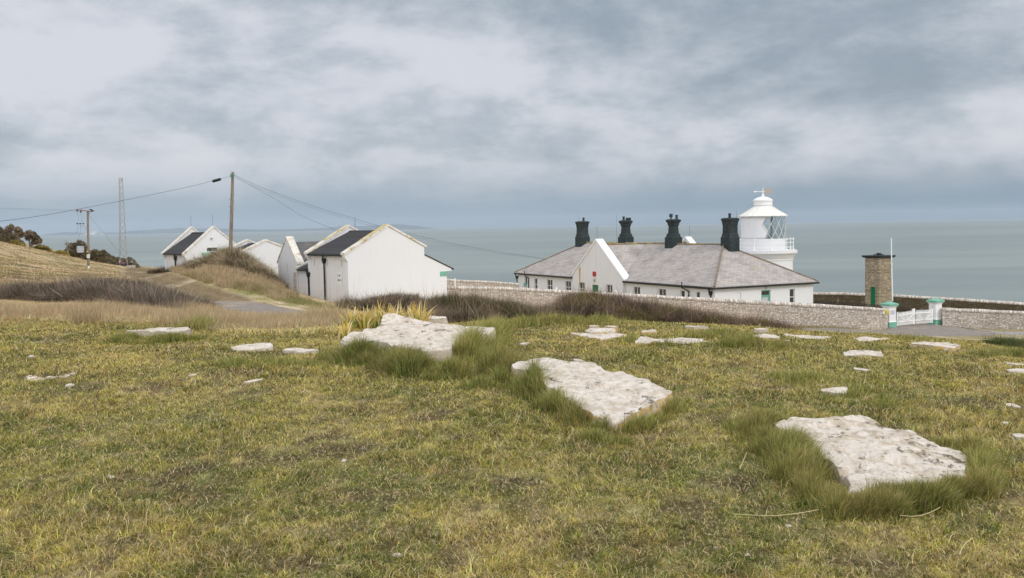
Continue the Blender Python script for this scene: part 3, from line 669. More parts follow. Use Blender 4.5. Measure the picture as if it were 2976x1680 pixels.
slab('tiny white stone just above the broad pitted slab near right edge', crop([(2245,184),(2290,180),(2348,190),(2300,202)], 2100, 1160, 2.796), .03)
slab('white stone cut by the right edge beside the broad pitted slab', crop([(2345,282),(2400,276),(2480,285),(2480,312),(2380,304)], 2100, 1160, 2.796), .04)
slab('small buff stone on bare soil left above the long cream slab', crop([(120,262),(165,268),(195,280),(130,278)], 1600, 900, 1.872), .05)
slab('pale buff stone left of the long cream slab on the crest', crop([(465,95),(500,60),(600,52),(560,80),(490,112)], 1400, 980, 4.277), .05)
# loose stones
def pebble(px, py, r, label, group=None, cat='stone', name='stone'):
    r = r * .72
    c = gp(px, py); V = []; n, k = 10, 6; sd_ = R_.random() * 50
    for j in range(k + 1):
        th = math.pi * j / k
        for i in range(n):
            a = 2 * math.pi * i / n; q = 1 + .35 * (float(fbm(np.array([math.cos(a) * 2 + sd_]), np.array([th * 2 + math.sin(a) * 2]), 5)[0]) - .5) * 2
            V.append((math.sin(th) * math.cos(a) * r * q * 1.3, math.sin(th) * math.sin(a) * r * q, math.cos(th) * r * q * .62 + r * .25))
    Fc = [(j * n + i, (j + 1) * n + i, (j + 1) * n + (i + 1) % n, j * n + (i + 1) % n) for j in range(k) for i in range(n)]
    o = link(fast_mesh(name, np.array(V), Fc, smooth_=True), name, M['rock'], None, (c.x, c.y, c.z)); o.rotation_euler.z = R_.random() * 6
    return tag(o, label, cat, group)
C3 = lambda x, y: (x / 3.827, y / 3.827 + 780)
for (x, y), r in (((330,1225),.045),((350,1250),.06),((385,1228),.05),((410,1262),.05),((440,1248),.05),((475,1250),.045),((520,1245),.04),((555,1235),.055),((590,1242),.06),((630,1238),.05),((670,1232),.05),((320,1262),.04),((365,1268),.035),((745,1220),.055),((700,1228),.04)):
    pebble(*C3(x, y), r, 'broken white stones lining the small earth hollow at left', 'white stones lining the hollow at left')
for (x, y), r, lb in (((350,1005),.07,'lone white stone in the turf above the stony hollow at left'), ((822,1190),.05,'lone white stone at the right end of the stony hollow'), ((775,1325),.06,'lone white stone in the turf below the stony hollow')):
    pebble(*C3(x, y), r, lb)
for px, py, r, lb in ((321,1391,.032,'small white stone in the lower left foreground'), (1000,1343,.026,'small white stone below the largest raised slab'), (1270,1341,.022,'tiny white stone low in the foreground near centre'),
                      (1452,1222,.022,'tiny pale stone on grass left of the long cream slab tip'), (1155,1622,.03,'pale stone at the bottom edge near centre'), (2290,1535,.022,'tiny white stone low at right under the long straw stalk'),
                      (884,1142,.035,'white chip of stone in the turf below the brown scrape'), (2172,1620,.02,'tiny white stone low at right in the brown turf'), (2080,1595,.018,'white fleck of stone lower right of centre in dark turf')):
    pebble(px, py, r, lb)
# ================================================================ grass
def ground_pts(n, d0, d1, expo, a0=-.60, a1=.62, pad=0.0):
    u = NR.random(n); p = expo + 2
    D = (d0 ** p + u * (d1 ** p - d0 ** p)) ** (1 / p) if abs(p) > 1e-6 else d0 * (d1 / d0) ** u
    x = NR.uniform(a0, a1, n) * (D + pad); return x, D
def off_slabs(x, y, margin=.0):
    ok = np.ones(len(x), bool)
    for poly, h in SLABXY:
        b0 = poly.min(0); b1 = poly.max(0); s = np.nonzero((x > b0[0]) & (x < b1[0]) & (y > b0[1]) & (y < b1[1]))[0]
        if len(s): ok[s[inpoly(x[s], y[s], [tuple(p) for p in poly])]] = False
    return ok
def blades(name, x, y, h, w, c, kind='stuff', lean=.9, mode=None, leandir=None, z=None, m_='blade', label=None, cat=None, parent=None, origin=None, stiff=.5, minlean=0.0, tip_c=None):
    n = len(x); z = H(x, y) - .004 if z is None else z
    az = NR.uniform(0, 2 * math.pi, n); la = NR.uniform(0, 2 * math.pi, n); lm = minlean + np.abs(NR.normal(0, lean, n))
    lx, ly = np.cos(la) * lm, np.sin(la) * lm
    if leandir is not None: lx = lx + leandir[0]; ly = ly + leandir[1]
    l = np.hypot(lx, ly); k = 1 / np.sqrt(1 + l * l)
    wx, wy = np.cos(az) * w / 2, np.sin(az) * w / 2
    B = np.stack([x, y, z], 1); Wd = np.stack([wx, wy, 0 * wx], 1)
    mid = B + np.stack([lx * h * k * .5 * stiff, ly * h * k * .5 * stiff, h * .55 * (k * .62 + .38 * np.minimum(1, k * 2.2))], 1); tip = B + np.stack([lx * h * k, ly * h * k, h * (k * .9 + .05)], 1)
    V = np.stack([B - Wd, B + Wd, mid - Wd * .75, mid + Wd * .75, tip], 1).reshape(-1, 3)
    if origin is not None: V = V - np.array(origin)
    i = np.arange(n)[:, None] * 5
    Fc = (i[:, :, None] + np.array([[0, 1, 3], [0, 3, 2], [2, 3, 4]])[None]).reshape(-1, 3)
    C5 = np.repeat(c, 5, 0)
    if tip_c is not None:
        C5 = C5.reshape(n, 5, 3).copy(); C5[:, 4] = tip_c; C5[:, 2:4] = C5[:, 2:4] * .65 + tip_c[:, None] * .35; C5 = C5.reshape(-1, 3)
    me = fast_mesh(name, V, Fc, C5)
    o = link(me, name, M[m_], parent, origin if origin is not None else None)
    if kind: o['kind'] = kind
    if label: o['label'] = label
    if cat: o['category'] = cat
    return o
def vary(c, s=.25):
    n = len(c); return np.clip(c * (1 + NR.normal(0, s, n))[:, None] * (1 + NR.normal(0, .07, (n, 3))), .01, .8)
NT = 1200000 if not globals().get('QUICK') else 200000
x, y = ground_pts(NT, 3.2, 26, -1.5, pad=3.2); ok = off_slabs(x, y); x, y = x[ok], y[ok]
z = H(x, y); c, px, py, dry, trk = turf(x, y, z, True)
kk = NR.random(len(x)); bare = sm(fbm(x * 1.5, y * 1.5, 41, 4), .60, .68)
es, ms = bare_spots(x, y); gap = np.maximum(sm(fbm(x * 6.5, y * 6.5, 26, 3), .56, .66), es * .95); ok = kk > np.maximum(bare * .75, gap * .7); x, y, z, c, dry = x[ok], y[ok], z[ok], c[ok], dry[ok]; py = py[ok]; px = px[ok]
hh = (.036 + .028 * sm(fbm(x * 1.2, y * 1.2, 81, 4), .38, .68) + NR.random(len(x)) * .018) * (.6 + .8 * fbm(x * 11, y * 11, 28, 2)) + dry * .12
hh *= np.where(NR.random(len(x)) < .02, 2.2, 1)
c = vary(c * A_(1.22, 1.20, .74) * (.55 + .95 * sm(fbm(x * 16, y * 16, 25, 2), .25, .75))[:, None], .42); pick = NR.random(len(x)); c = np.where((pick < .26)[:, None], vary(np.tile(A_(.64, .50, .26), (len(x), 1)), .22), c); c = np.where((pick > .90)[:, None], vary(np.tile(A_(.10, .12, .035), (len(x), 1)), .25), c)
blades('grass', x, y, hh, .0043 * np.maximum(1, (y / 6) ** .9), c, lean=2.0, minlean=.9, z=z - .002)
# long grass round the slabs : (px0,py0,px1,py1,half width m,count,height,dark)
LONG = [(1450,1085,1560,1150,.28,9000,.30,.75),(1540,1130,1640,1190,.28,9000,.30,.8),(1620,1190,1760,1255,.24,9000,.24,.8),(1700,1270,1800,1290,.18,2500,.12,.6),(1840,1262,1960,1190,.13,4200,.13,.2),
 (2180,1240,2270,1330,.24,8000,.17,.7),(2230,1250,2330,1400,.26,11000,.19,.5),(2330,1400,2420,1490,.14,6000,.13,.6),(2420,1500,2600,1500,.12,8000,.14,.65),(2560,1480,2740,1475,.12,8000,.16,.7),(2700,1450,2850,1440,.12,7000,.16,.55),(2825,1300,2860,1420,.12,5000,.13,.3),(2740,1300,2800,1330,.10,3000,.10,.4),(2200,1225,2260,1240,.2,2500,.12,.3),
 (985,1044,1060,1064,.32,6000,.27,.8),(1040,1056,1160,1080,.36,10000,.29,.9),(1140,1080,1240,1098,.34,8000,.27,.85),(1220,1090,1330,1100,.30,6000,.22,.5),(1340,1060,1380,1035,.40,6500,.40,.15),(1370,1030,1420,990,.36,6500,.36,.1),(1420,975,1450,960,.3,2200,.22,.2),
 (1120,935,1190,935,.3,2600,.25,.6),(1020,965,1090,955,.35,3200,.30,.5),(1290,925,1350,935,.35,4200,.40,.0),(1085,920,1100,935,.3,2000,.4,.4),
 (330,992,420,998,.4,4000,.14,.6),(400,996,560,990,.4,6500,.14,.5),(560,960,590,955,.5,2600,.30,.35),
 (1860,1000,1960,1000,.4,4000,.16,.5),(2040,985,2130,980,.5,4500,.18,.4),(2130,1000,2230,1010,.5,4500,.16,.5),(2230,1010,2300,1015,.5,2000,.08,.3),(2630,990,2660,985,.5,1500,.12,.5),(1480,950,1760,940,.6,5200,.20,.45),(1760,935,2000,935,.5,3000,.18,.3),
 (2880,1040,2976,1036,.4,3000,.12,.6),(2300,1100,2330,1110,.5,1500,.10,.4),(2420,1130,2600,1180,.6,4000,.08,.5),(1500,1040,1560,1050,.3,900,.08,.2),(650,1060,1000,1070,.6,5000,.10,.6),(1390,1120,1450,1130,.3,1500,.10,.75)]
X_, Y_, H_, C_, LX, LY = [], [], [], [], [], []
for a, b, c2, d, hw, n, ht, dk in LONG:
    n = int(n * 1.25); p0, p1 = gp(a, b), gp(c2, d); t = NR.random(n)
    dx = NR.normal(0, hw * .40, n); dy = NR.normal(0, hw * .40, n)
    xx = p0.x + (p1.x - p0.x) * t + dx; yy = p0.y + (p1.y - p0.y) * t + dy
    cl = fbm(xx * 6, yy * 6, 91, 3)
    base = lerp(np.tile(A_(.28, .26, .085), (n, 1)), A_(.085, .125, .026), np.full(n, dk))
    base = lerp(base, A_(.46, .36, .19), sm(NR.random(n) * .7 + (1 - cl) * .5, .54 + dk * .12, .88) * .85); base = lerp(base, A_(.26, .17, .075), np.maximum((NR.random(n) < .12) * .8, sm(fbm(xx * 2.2, yy * 2.2, 94, 3), .56, .66) * .35))
    r2 = np.clip(1 - (dx ** 2 + dy ** 2) / (hw * hw * 2.2), .15, 1)
    X_.append(xx); Y_.append(yy); H_.append(ht * .92 * (.55 + .6 * NR.random(n)) * (.55 + .9 * cl) * r2); C_.append(vary(base * A_(1.06, 1.20, .80), .42)); LX.append(np.full(n, .12) + dx * .8 / hw * .5); LY.append(dy * .8 / hw * .5)
x, y, h_, c = map(np.concatenate, (X_, Y_, H_, C_)); lx, ly = np.concatenate(LX), np.concatenate(LY)
ok = off_slabs(x, y) & (NR.random(len(x)) < .25 + 1.1 * sm(fbm(x * 3.2, y * 3.2, 93, 3), .36, .56)); h_ = h_ * (.55 + .75 * sm(fbm(x * 3.2, y * 3.2, 93, 3), .36, .62)); blades('long_grass', x[ok], y[ok], h_[ok], .0040 * np.maximum(1, (y[ok] / 8) ** .8), c[ok], lean=.6, leandir=(lx[ok], ly[ok]), tip_c=np.where((NR.random(int(ok.sum())) < .34)[:, None], vary(np.tile(A_(.50, .39, .19), (int(ok.sum()), 1)), .3), c[ok] * 1.15))
# pale dry grass band and the rough slope
n = 260000 if not globals().get('QUICK') else 60000
x, y = ground_pts(n, 17, 60, -1.2, -.62, -.12); z = H(x, y); c, px, py, dry, trk = turf(x, y, z, True)
wx = px + (fbm(x * .7, y * .7, 35) - .5) * 60
ok = ((dry > .5) | ((NR.random(n) < .30) & (py < 990) & (trk < .3))) & ~inpoly(px, py, [(560,880),(700,872),(900,885),(1000,912),(930,930),(700,932),(620,905)])
x, y, z, c, dry = x[ok], y[ok], z[ok], c[ok], dry[ok]
hh = np.where(dry > .5, .16 + .26 * sm(fbm(x * .5, y * .5, 83, 3), .35, .65), .07) * (.6 + .7 * NR.random(len(x)))
c = np.where((dry > .5)[:, None], lerp(np.tile(A_(.60, .48, .31), (len(x), 1)), A_(.42, .30, .16), NR.random(len(x))) * (.70 + .6 * fbm(x * 1.8, y * 1.8, 98, 3))[:, None], c * 1.2)
blades('dry_grass', x, y, hh, .008 * np.maximum(1, y / 22), vary(c, .18), lean=.45, z=z, leandir=(.15, 0))
# straw and coarse tufts on the banks round the track and buildings, and over the far slope
n = 260000 if not globals().get('QUICK') else 30000
D_ = 44 + 62 * NR.random(n); x = (NR.uniform(390, 1010, n) - CX) / F * D_; y = D_
x = np.concatenate([x, (NR.uniform(2280, 3000, n // 8) - CX) / F * NR.uniform(68, 75, n // 8)]); y = np.concatenate([y, NR.uniform(68, 76, n // 8)]); z = H(x, y); c, px, py, dry, trk = turf(x, y, z, True); n = len(x)
reg = inpoly(px, py, [(545,795),(600,780),(700,775),(800,812),(830,845),(880,868),(800,870),(740,850),(640,835),(560,815)]) | inpoly(px, py, [(400,775),(480,778),(560,795),(540,812),(470,795)])
reg2 = inpoly(px, py, [(690,845),(760,845),(950,885),(1000,905),(950,905),(830,880)]) | ((px > 2280) & (px < 2590) & (py > 940) & (py < 957)) | ((px > 2760) & (py > 938) & (py < 953))
ok = (reg | (reg2 & (NR.random(n) < .5))) & (trk < .4); x, y, z, c, reg = x[ok], y[ok], z[ok], c[ok], reg[ok]; n = len(x)
cl_ = fbm(x * 1.4, y * 1.4, 96, 4); cl2 = fbm(x * .6, y * .6, 97, 3)
blades('bank_grass', x, y, np.where(reg, .30, .13) * (.5 + .8 * NR.random(n)) * (.35 + 1.5 * sm(cl_, .35, .65)), .007 * np.maximum(1, y / 30), vary(np.where(reg[:, None], lerp(lerp(np.tile(A_(.60,.47,.31), (n, 1)), A_(.33,.24,.13), NR.random(n)), A_(.24, .21, .075), sm(cl2, .50, .60) * .7), c), .2), lean=.9, z=z)
n = 90000; D_ = 46 * (190 / 46) ** NR.random(n); x = (NR.uniform(-60, 560, n) - CX) / F * D_; y = D_; z = H(x, y); c, px, py, dry, trk = turf(x, y, z, True)
ok = (fbm(x * .5, y * .5, 95, 4) > .46) & (trk < .3); x, y, z, c = x[ok], y[ok], z[ok], c[ok]; n = len(x)
blades('slope_grass', x, y, .10 * (.5 + NR.random(n)), .0009 * y + .01, vary(lerp(c, A_(.36, .28, .15), (NR.random(n) < .4) * .6), .25), lean=1.2, z=z)
# ================================================================ buildings
def wallface(mb, L, z0, z1, holes, T=lambda a, z, d: (a, d, z), depth=.16, top=None):
    """a wall face of length L with rectangular holes (a0,a1,zb,zt); T maps (along, z, depth) to local xyz; reveals go in by depth"""
    xs = sorted({0, L, *[h[0] for h in holes], *[h[1] for h in holes]}); zs = sorted({z0, z1, *[h[2] for h in holes], *[h[3] for h in holes]})
    for a, b in zip(xs[:-1], xs[1:]):
        for c, d in zip(zs[:-1], zs[1:]):
            ma, mz = (a + b) / 2, (c + d) / 2
            if any(h[0] < ma < h[1] and h[2] < mz < h[3] for h in holes): continue
            mb.add([T(a, c, 0), T(b, c, 0), T(b, d, 0), T(a, d, 0)], [(0, 1, 2, 3)])
    for a, b, c, d in holes:
        mb.add([T(a, c, 0), T(b, c, 0), T(b, d, 0), T(a, d, 0), T(a, c, depth), T(b, c, depth), T(b, d, depth), T(a, d, depth)],
               [(0, 1, 5, 4), (1, 2, 6, 5), (2, 3, 7, 6), (3, 0, 4, 7)])
def tbox(mb, T, a0, a1, z0, z1, d0, d1):
    v = [T(a, z, d) for d in (d0, d1) for z in (z0, z1) for a in (a0, a1)]
    mb.add(v, [(0, 2, 3, 1), (4, 5, 7, 6), (0, 1, 5, 4), (2, 6, 7, 3), (0, 4, 6, 2), (1, 3, 7, 5)])
def window(T, a0, a1, z0, z1, cols, rows, parent, fm='white_clean', d=.13, bar=.05, fr=.06, lights=None):
    f = MB(); D0, D1 = d - .05, d + .02
    tbox(f, T, a0, a1, z0, z0 + fr, D0, D1); tbox(f, T, a0, a1, z1 - fr, z1, D0, D1)
    tbox(f, T, a0, a0 + fr, z0 + fr, z1 - fr, D0, D1); tbox(f, T, a1 - fr, a1, z0 + fr, z1 - fr, D0, D1)
    for k in range(1, cols):
        x = a0 + (a1 - a0) * k / cols; tbox(f, T, x - bar / 2, x + bar / 2, z0 + fr, z1 - fr, D0 + .004, D1)
    for k in range(1, rows):
        zz = z0 + (z1 - z0) * k / rows
        for c in range(cols):
            xa = a0 + (a1 - a0) * c / cols + (fr if c == 0 else bar / 2); xb = a0 + (a1 - a0) * (c + 1) / cols - (fr if c == cols - 1 else bar / 2)
            tbox(f, T, xa, xb, zz - bar / 2, zz + bar / 2, D0 + .004, D1)
    w = f.build('window', M[fm], parent)
    p = MB(); tbox(p, T, a0 + fr * .5, a1 - fr * .5, z0 + fr * .5, z1 - fr * .5, D1 - .03, D1 - .015); p.build('pane', M['glass'], w)
    s = MB(); tbox(s, T, a0 - .04, a1 + .04, z0 - .07, z0 - .003, -.05, D0 + .02); s.build('sill', M['white_clean'], w)
    return w
ROTN = lambda th: (math.cos(th), math.sin(th))
def solve_along(X0, D0, ux, uy, px):
    "distance along (ux,uy) from (X0,D0) at which the direction px is met"
    k = (px - CX) / F; return (X0 - k * D0) / (k * uy - ux)
def gable_house(name, label, px0, pyE, D0, th, L1, L2, zb, ze, zp, roofm, wm='white', thick=.42, par=.28, copm='coping', far_par=True, er=0.0, hf=.5):
    """gable end along local x (0..L1) at y=0, roof runs back along y to L2. ze eaves z, zp gable top z (world). origin on ground"""
    X0 = (px0 - CX) / F * D0
    root = empty(name, (X0, D0, zb), th, label, 'building'); e = ze - zb; p = zp - zb; h = L1 * hf; eR = e + er
    ct = .14
    def endwall(y0, y1, nm='gable_wall'):
        w = MB(); w.prism([(0, -.8), (L1, -.8), (L1, eR), (h, p - ct), (0, e)], 'y', y0, y1)
        # kneeler corbels
        w.prism([(-.26, e - .02), (-.22, e - .30), (-.003, e - .62), (-.003, e + .10)], 'y', y0, y1 - .003)
        w.build(nm, M[wm], root)
        c = MB(); ov = .07; s_ = (p - ct - e) / h; x0 = -.30; z0 = e + x0 * s_; sR = (p - ct - eR) / (L1 - h); zR = eR - .2 * sR
        c.prism([(x0, z0 + .02), (h, p - ct + .003), (h, p + .02), (x0, z0 + ct + .06)], 'y', y0 - ov, y1 + ov)
        c.prism([(h, p - ct + .003), (L1 + .2, zR + .02), (L1 + .2, zR + ct + .06), (h, p + .02)], 'y', y0 - ov, y1 + ov)
        c.build('coping', M[copm], root)
    endwall(0, thick)
    if far_par: endwall(L2 - thick, L2)
    w = MB(); w.box(.02, .30, thick, L2 - thick, -.8, e); w.box(L1 - .30, L1 - .02, thick, L2 - thick, -.8, eR - .1)
    w.build('side_wall', M[wm + '_dirty' if wm == 'white' else wm], root)
    r = MB(); rz = p - ct - par - .02; s_ = (rz - (e - par * .1)) / h; ov = .22; ez = e - .05
    y0, y1 = thick + .003, L2 - (thick if far_par else 0) - .003
    r.prism([(-ov, ez - .12), (h, rz), (h, rz + .11), (-ov, ez)], 'y', y0, y1); r.prism([(h, rz), (L1 + .1, ez - .12 + er), (L1 + .1, ez + er), (h, rz + .11)], 'y', y0, y1)
    ro = r.build('roof', M[roofm], root)
    rc = MB(); rc.prism([(h - .12, rz + .06), (h + .12, rz + .06), (h, rz + .17)], 'y', y0, y1); rc.build('ridge', M[roofm], ro)
    g = MB()
    x = -ov - .05; g.tube([(x, y0, ez - .10), (x, y1, ez - .10)], .065, 8)
    g.build('gutter', M['black'], root, smooth_=True)
    return root, dict(eR=eR, L1=L1, L2=L2, e=e, p=p, h=h, X0=X0, D0=D0, zb=zb, th=th)
def downpipe(parent, pts, r=.05, hopper=None, m_='black'):
    d = MB(); d.tube(pts, r, 8)
    for p in pts[1:-1] if len(pts) < 6 else pts[1:5]: d.tube([(p[0], p[1], p[2] - .03), (p[0], p[1], p[2] + .03)], r * 1.25, 8)
    if hopper:
        x, y, z = hopper; d.prism([(y - .17, z), (y - .06, z - .26), (y + .06, z - .26), (y + .17, z), (y + .17, z + .10), (y - .17, z + .10)], 'x', x - .10, x + .10)
    return d.build('downpipe', M[m_], parent, smooth_=True)
TH = math.radians(38.7)
# ---- big white store
zb = gz((1005 - CX) / F * 70, 70) - .15
D0 = 70.0
zE = at(1002, 736.5, 70).z; zP = at(1128, 652, 72).z
store, g = gable_house('white_store', 'large blank white gable-ended store with dark slate roof, beside the rubble wall', 1012, 0, D0, TH, 6.6, 6.2, zb, zE, zP, 'slate_dark', thick=.45, par=.42, er=.30, hf=.52)
e, p_, L1, L2 = g['e'], g['p'], g['L1'], g['L2']
# lichen on the landward copings
hq = L1 * .52; s_ = (p_ - .14 - e) / hq
for ya, yb_ in ((-.06, .50), (L2 - .50, L2 + .06)):
    cl = MB(); cl.prism([(1.3, e + 1.3 * s_ + .208), (hq - .02, p_ + .022), (hq - .02, p_ + .032), (1.3, e + 1.3 * s_ + .216)], 'y', ya, yb_); cl.build('coping_lichen', M['coping_lichen'], store)
# lean-to at the seaward side with green shutter
zl0 = at(1238, 741, 74.2).z - zb; zl1 = at(1306, 781, 75.8).z - zb; xw = L1 + 2.05; xr_ = L1 + 2.62
lt = MB(); lt.prism([(L1 + .003, -.8), (xw, -.8), (xw, zl1 - .16), (xr_ - .1, zl1 - .16), (xr_ - .1, zl1 + .02), (L1 + .003, zl0)], 'y', .05, 3.4); lt.build('lean_to', M['white'], store)
lr = MB(); lr.prism([(L1 + .003, zl0 + .003), (xr_, zl1 - .02), (xr_, zl1 + .06), (L1 + .003, zl0 + .09)], 'y', .0, 3.5); lr.build('lean_to_roof', M['slate_dark'], store)
lg = MB(); lg.tube([(xr_ + .06, .0, zl1 - .02), (xr_ + .06, 3.5, zl1 - .02)], .06); lg.build('gutter', M['black'], store)
gd = MB(); gd.box(xw - .62, xw + .003, .035, .047, zl1 - .56, zl1 - .18); gd.build('shutter', M['green_pale'], store)
# side wall: downpipe with hopper, rust marks, painted notice
yy = solve_along(0, 0, 0, 1, 0) if False else None
def side_y(px, gg): # along the left side (local +y) of a gable house
    return solve_along(gg['X0'], gg['D0'], -math.sin(gg['th']), math.cos(gg['th']), px)
yd = side_y(946, g)
downpipe(store, [(-.20, yd, e - .12), (-.16, yd, e - .42), (-.10, yd, e - .62), (-.09, yd, e - 2.2), (-.09, yd, -.1)], .062, hopper=(-.10, yd, e - .52))
yn = side_y(985, g)
pn = MB(); pn.box(-.012, .017, yn - .50, yn + .28, e - 2.36, e - 1.36); sgn = pn.build('notice', M['white'], store)
ltm = mat('faded_black_lettering', (.16, .15, .16), .8)
for row, (n_, w_) in enumerate(((5, .42), (8, .66))):
    for i in range(n_):
        if (row, i) in ((0, 1), (1, 4), (1, 6)): continue
        yq = yn + .16 - i * w_ / n_ * .95; zq = e - 1.56 - row * .34
        tx = MB(); tx.box(-.016, -.012, yq - w_ / n_ * .66, yq, zq - .15, zq); tx.build('letter', ltm, sgn)
M['rust'] = mat('rust_stain', (.55, .43, .28), .9, .1)
for px_ in (915, 953, 994):
    ys = side_y(px_, g); st = MB(); st.prism([(ys - .05, e - .5), (ys - .02, e - 1.0), (ys + .02, e - 1.0), (ys + .05, e - .5)], 'x', -.004, .018); st.build('rust_stain', M['rust'], store)
# small low lean-to between the store and the tall narrow gable (continues along the side line)
ylt = L2; Lm = side_y(866, g)
w = MB(); ez = at(885, 783, 75).z - zb
w.prism([(L2 + .003, -.8), (Lm, -.8), (Lm, ez), (L2 + .003, ez)], 'x', .05, 3.2); w.build('link_wall', M['white_dirty'], store)
w = MB(); w.prism([(-.15, ez - .06), (-.15, ez + .05), (2.6, ez + 1.15), (2.6, ez + 1.04)], 'y', L2 + .003, Lm - .36); lro = w.build('link_roof', M['slate_dark'], store)
w = MB(); w.prism([(-.22, ez - .10), (-.22, ez + .14), (2.7, ez + 1.38), (2.7, ez + 1.16)], 'y', Lm - .35, Lm + .02); w.build('coping', M['coping'], store)
w = MB(); w.tube([(-.2, L2 + .05, ez - .05), (-.2, Lm - .35, ez - .05)], .06); w.build('gutter', M['black'], store)
yd = side_y(899, g); downpipe(store, [(-.2, yd, ez - .06), (-.1, yd, ez - .3), (-.07, yd, ez - 1.0), (-.07, yd, -.1)], .07, hopper=(-.08, yd, ez - .32))
rodb = MB(); rodb.tube([(L1 * .62, L2 - .2, p_ - 1.0), (L1 * .62, L2 - .2, p_ + .62)], .013, 6); rodb.build('lightning_rod', M['wire'], store)
# ---- narrow tall gable beyond it: gable plane on the same side line, ridge running away to the sea
yA, yB = side_y(866, g) + .05, side_y(811, g)
Xs = g['X0'] - math.sin(TH) * yA; Ds = g['D0'] + math.cos(TH) * yA
zb2 = gz(Xs, Ds) - .3; zE2 = at(872, 762, 76).z; zP2 = at(838, 688, 78).z
out = empty('outhouse', (Xs, Ds, zb2), TH, 'narrow steep-gabled white outhouse with streaked coping beside the large store', 'building')
e2, p2, W2 = zE2 - zb2, zP2 - zb2, yB - yA
w = MB(); w.prism([(0, -.8), (W2, -.8), (W2, e2), (W2 / 2, p2 - .12), (0, e2)], 'x', -.05, .40); w.build('gable_wall', M['white_dirty'], out)
c = MB(); s2 = (p2 - .12 - e2) / (W2 / 2)
c.prism([(-.14, e2 - .14 * s2), (-.14, e2 - .14 * s2 + .16), (W2 / 2, p2 + .03), (W2 / 2, p2 - .117)], 'x', -.10, .52)
c.prism([(W2 + .14, e2 - .14 * s2), (W2 / 2, p2 - .117), (W2 / 2, p2 + .03), (W2 + .14, e2 - .14 * s2 + .16)], 'x', -.10, .52); c.build('coping', M['coping'], out)
w = MB(); w.box(.40, 4.6, .02, .3, -.8, e2); w.box(.40, 4.6, W2 - .3, W2 - .02, -.8, e2); w.build('side_wall', M['white_dirty'], out)
r = MB(); r.prism([(-.15, e2 - .2), (-.15, e2 - .1), (W2 / 2, p2 - .42), (W2 / 2, p2 - .52)], 'x', .43, 4.7); r.prism([(W2 + .15, e2 - .2), (W2 / 2, p2 - .52), (W2 / 2, p2 - .42), (W2 + .15, e2 - .1)], 'x', .43, 4.7); r.build('roof', M['slate_grey'], out)
w = MB(); w.prism([(0, 0), (.32, 0), (.30, 1.9), (.18, 2.4), (0, 2.55)], 'y', 0.0, 0.02)
w = MB(); w.box(-.06, .0, .12, .62, -.5, 1.9); w.build('bare_stone', M['drystone'], out)
st = MB(); st.box(-.056, -.049, W2 * .5 - .03, W2 * .5 + .03, e2 - .7, e2 - .1); st.build('rust_stain', M['rust'], out)
# ---- middle small gable house
zbm = gz((800 - CX) / F * 84, 84) - .3
mid, gm = gable_house('small_white_house', 'smaller white gabled building between the telegraph pole and the steep outhouse', 701, 0, 83, TH, 4.75, 4.2, zbm, at(706, 738, 83).z, at(765, 696, 84.5).z, 'slate_dark', thick=.35, par=.34, er=.12)
# ---- far left gable house with slit window and green board
zbl = gz((545 - CX) / F * 88, 88) - .2
far, gf = gable_house('far_white_house', 'far left white gabled building with dark roof and slit window behind scrub', 545, 0, 88, TH, 5.2, 5.8, zbl, at(535, 735, 88).z, at(617, 657, 89.5).z, 'slate_dark', thick=.4, par=.55, er=.1)
Tg = lambda a, z, d: (a, -.002 - .0 + d - .02, z)
fx = lambda px: solve_along(gf['X0'], gf['D0'], math.cos(TH), math.sin(TH), px)
w = MB(); w.box(fx(603), fx(636), -.03, -.003, at(620, 731, 89.5).z - zbl, at(620, 718, 89.5).z - zbl); wn = w.build('window', M['white_clean'], far)
w = MB(); w.box(fx(604), fx(635), -.036, -.0301, at(620, 730, 89.5).z - zbl, at(620, 719.5, 89.5).z - zbl); w.build('pane', M['glass'], wn)
w = MB(); w.box(fx(590), fx(627), -.16, -.003, at(608, 742, 89.5).z - zbl, at(608, 733.5, 89.5).z - zbl); w.build('sign_board', M['green_pale'], far)
w = MB(); w.box(fx(616), fx(621), -.18, -.003, at(618, 694, 89.5).z - zbl, at(618, 690.5, 89.5).z - zbl); w.build('flood_lamp', M['grey_metal'], far)
yd = side_y(514, gf); downpipe(far, [(-.2, yd, gf['e'] - .1), (-.1, yd, gf['e'] - .5), (-.1, yd, -.1)], .07, hopper=(-.1, yd, gf['e'] - .45))
for k, (xx, yy_) in enumerate(((gf['h'], .2), (gf['h'], gf['L2'] - .2))):
    w = MB(); w.tube([(xx, yy_, gf['p']), (xx, yy_, gf['p'] + 1.1)], .010, 6); w.build('lightning_rod', M['wire'], far)
# ================================================================ keepers' cottage
TC = math.radians(27.6); ND = 80.0; NX = (2079 - CX) / F * ND; CZ = -8.3
zE = at(2079, 833, ND).z - CZ            # eaves height above base
LW, LF = 10.9, 34.5
cot = empty('keepers_cottage', (NX, ND, CZ), TC, 'long low white cottage with pale slate hipped roof, central gable and four dark chimneys', 'cottage')
fy = lambda px: solve_along(NX, ND, -math.sin(TC), math.cos(TC), px)     # along the long front (local +y)
ex = lambda px: solve_along(NX, ND, math.cos(TC), math.sin(TC), px)      # along the near end (local +x)
def lz(px, py, D): return at(px, py, D).z - CZ
WT, WB_ = zE - .52, zE - 1.85
Tf = lambda a, z, d: (d, a, z)            # long front: x = depth
Te = lambda a, z, d: (a, d, z)
front = [(1525, 1532.5, 1, 1, WT + .08, WT - .85), (1553, 1562, 1, 2, WT, WB_), (1590, 1606, 2, 2, WT, WB_), (1643, 1660, 2, 2, WT, WB_),
         (1841, 1861, 2, 1, WT, WT - .95), (1914, 1936, 2, 1, WT, WT - 1.0), (1978, 1991, 1, 1, WT, WT - .9), (2023, 2035, 1, 1, WT, WT - .85)]
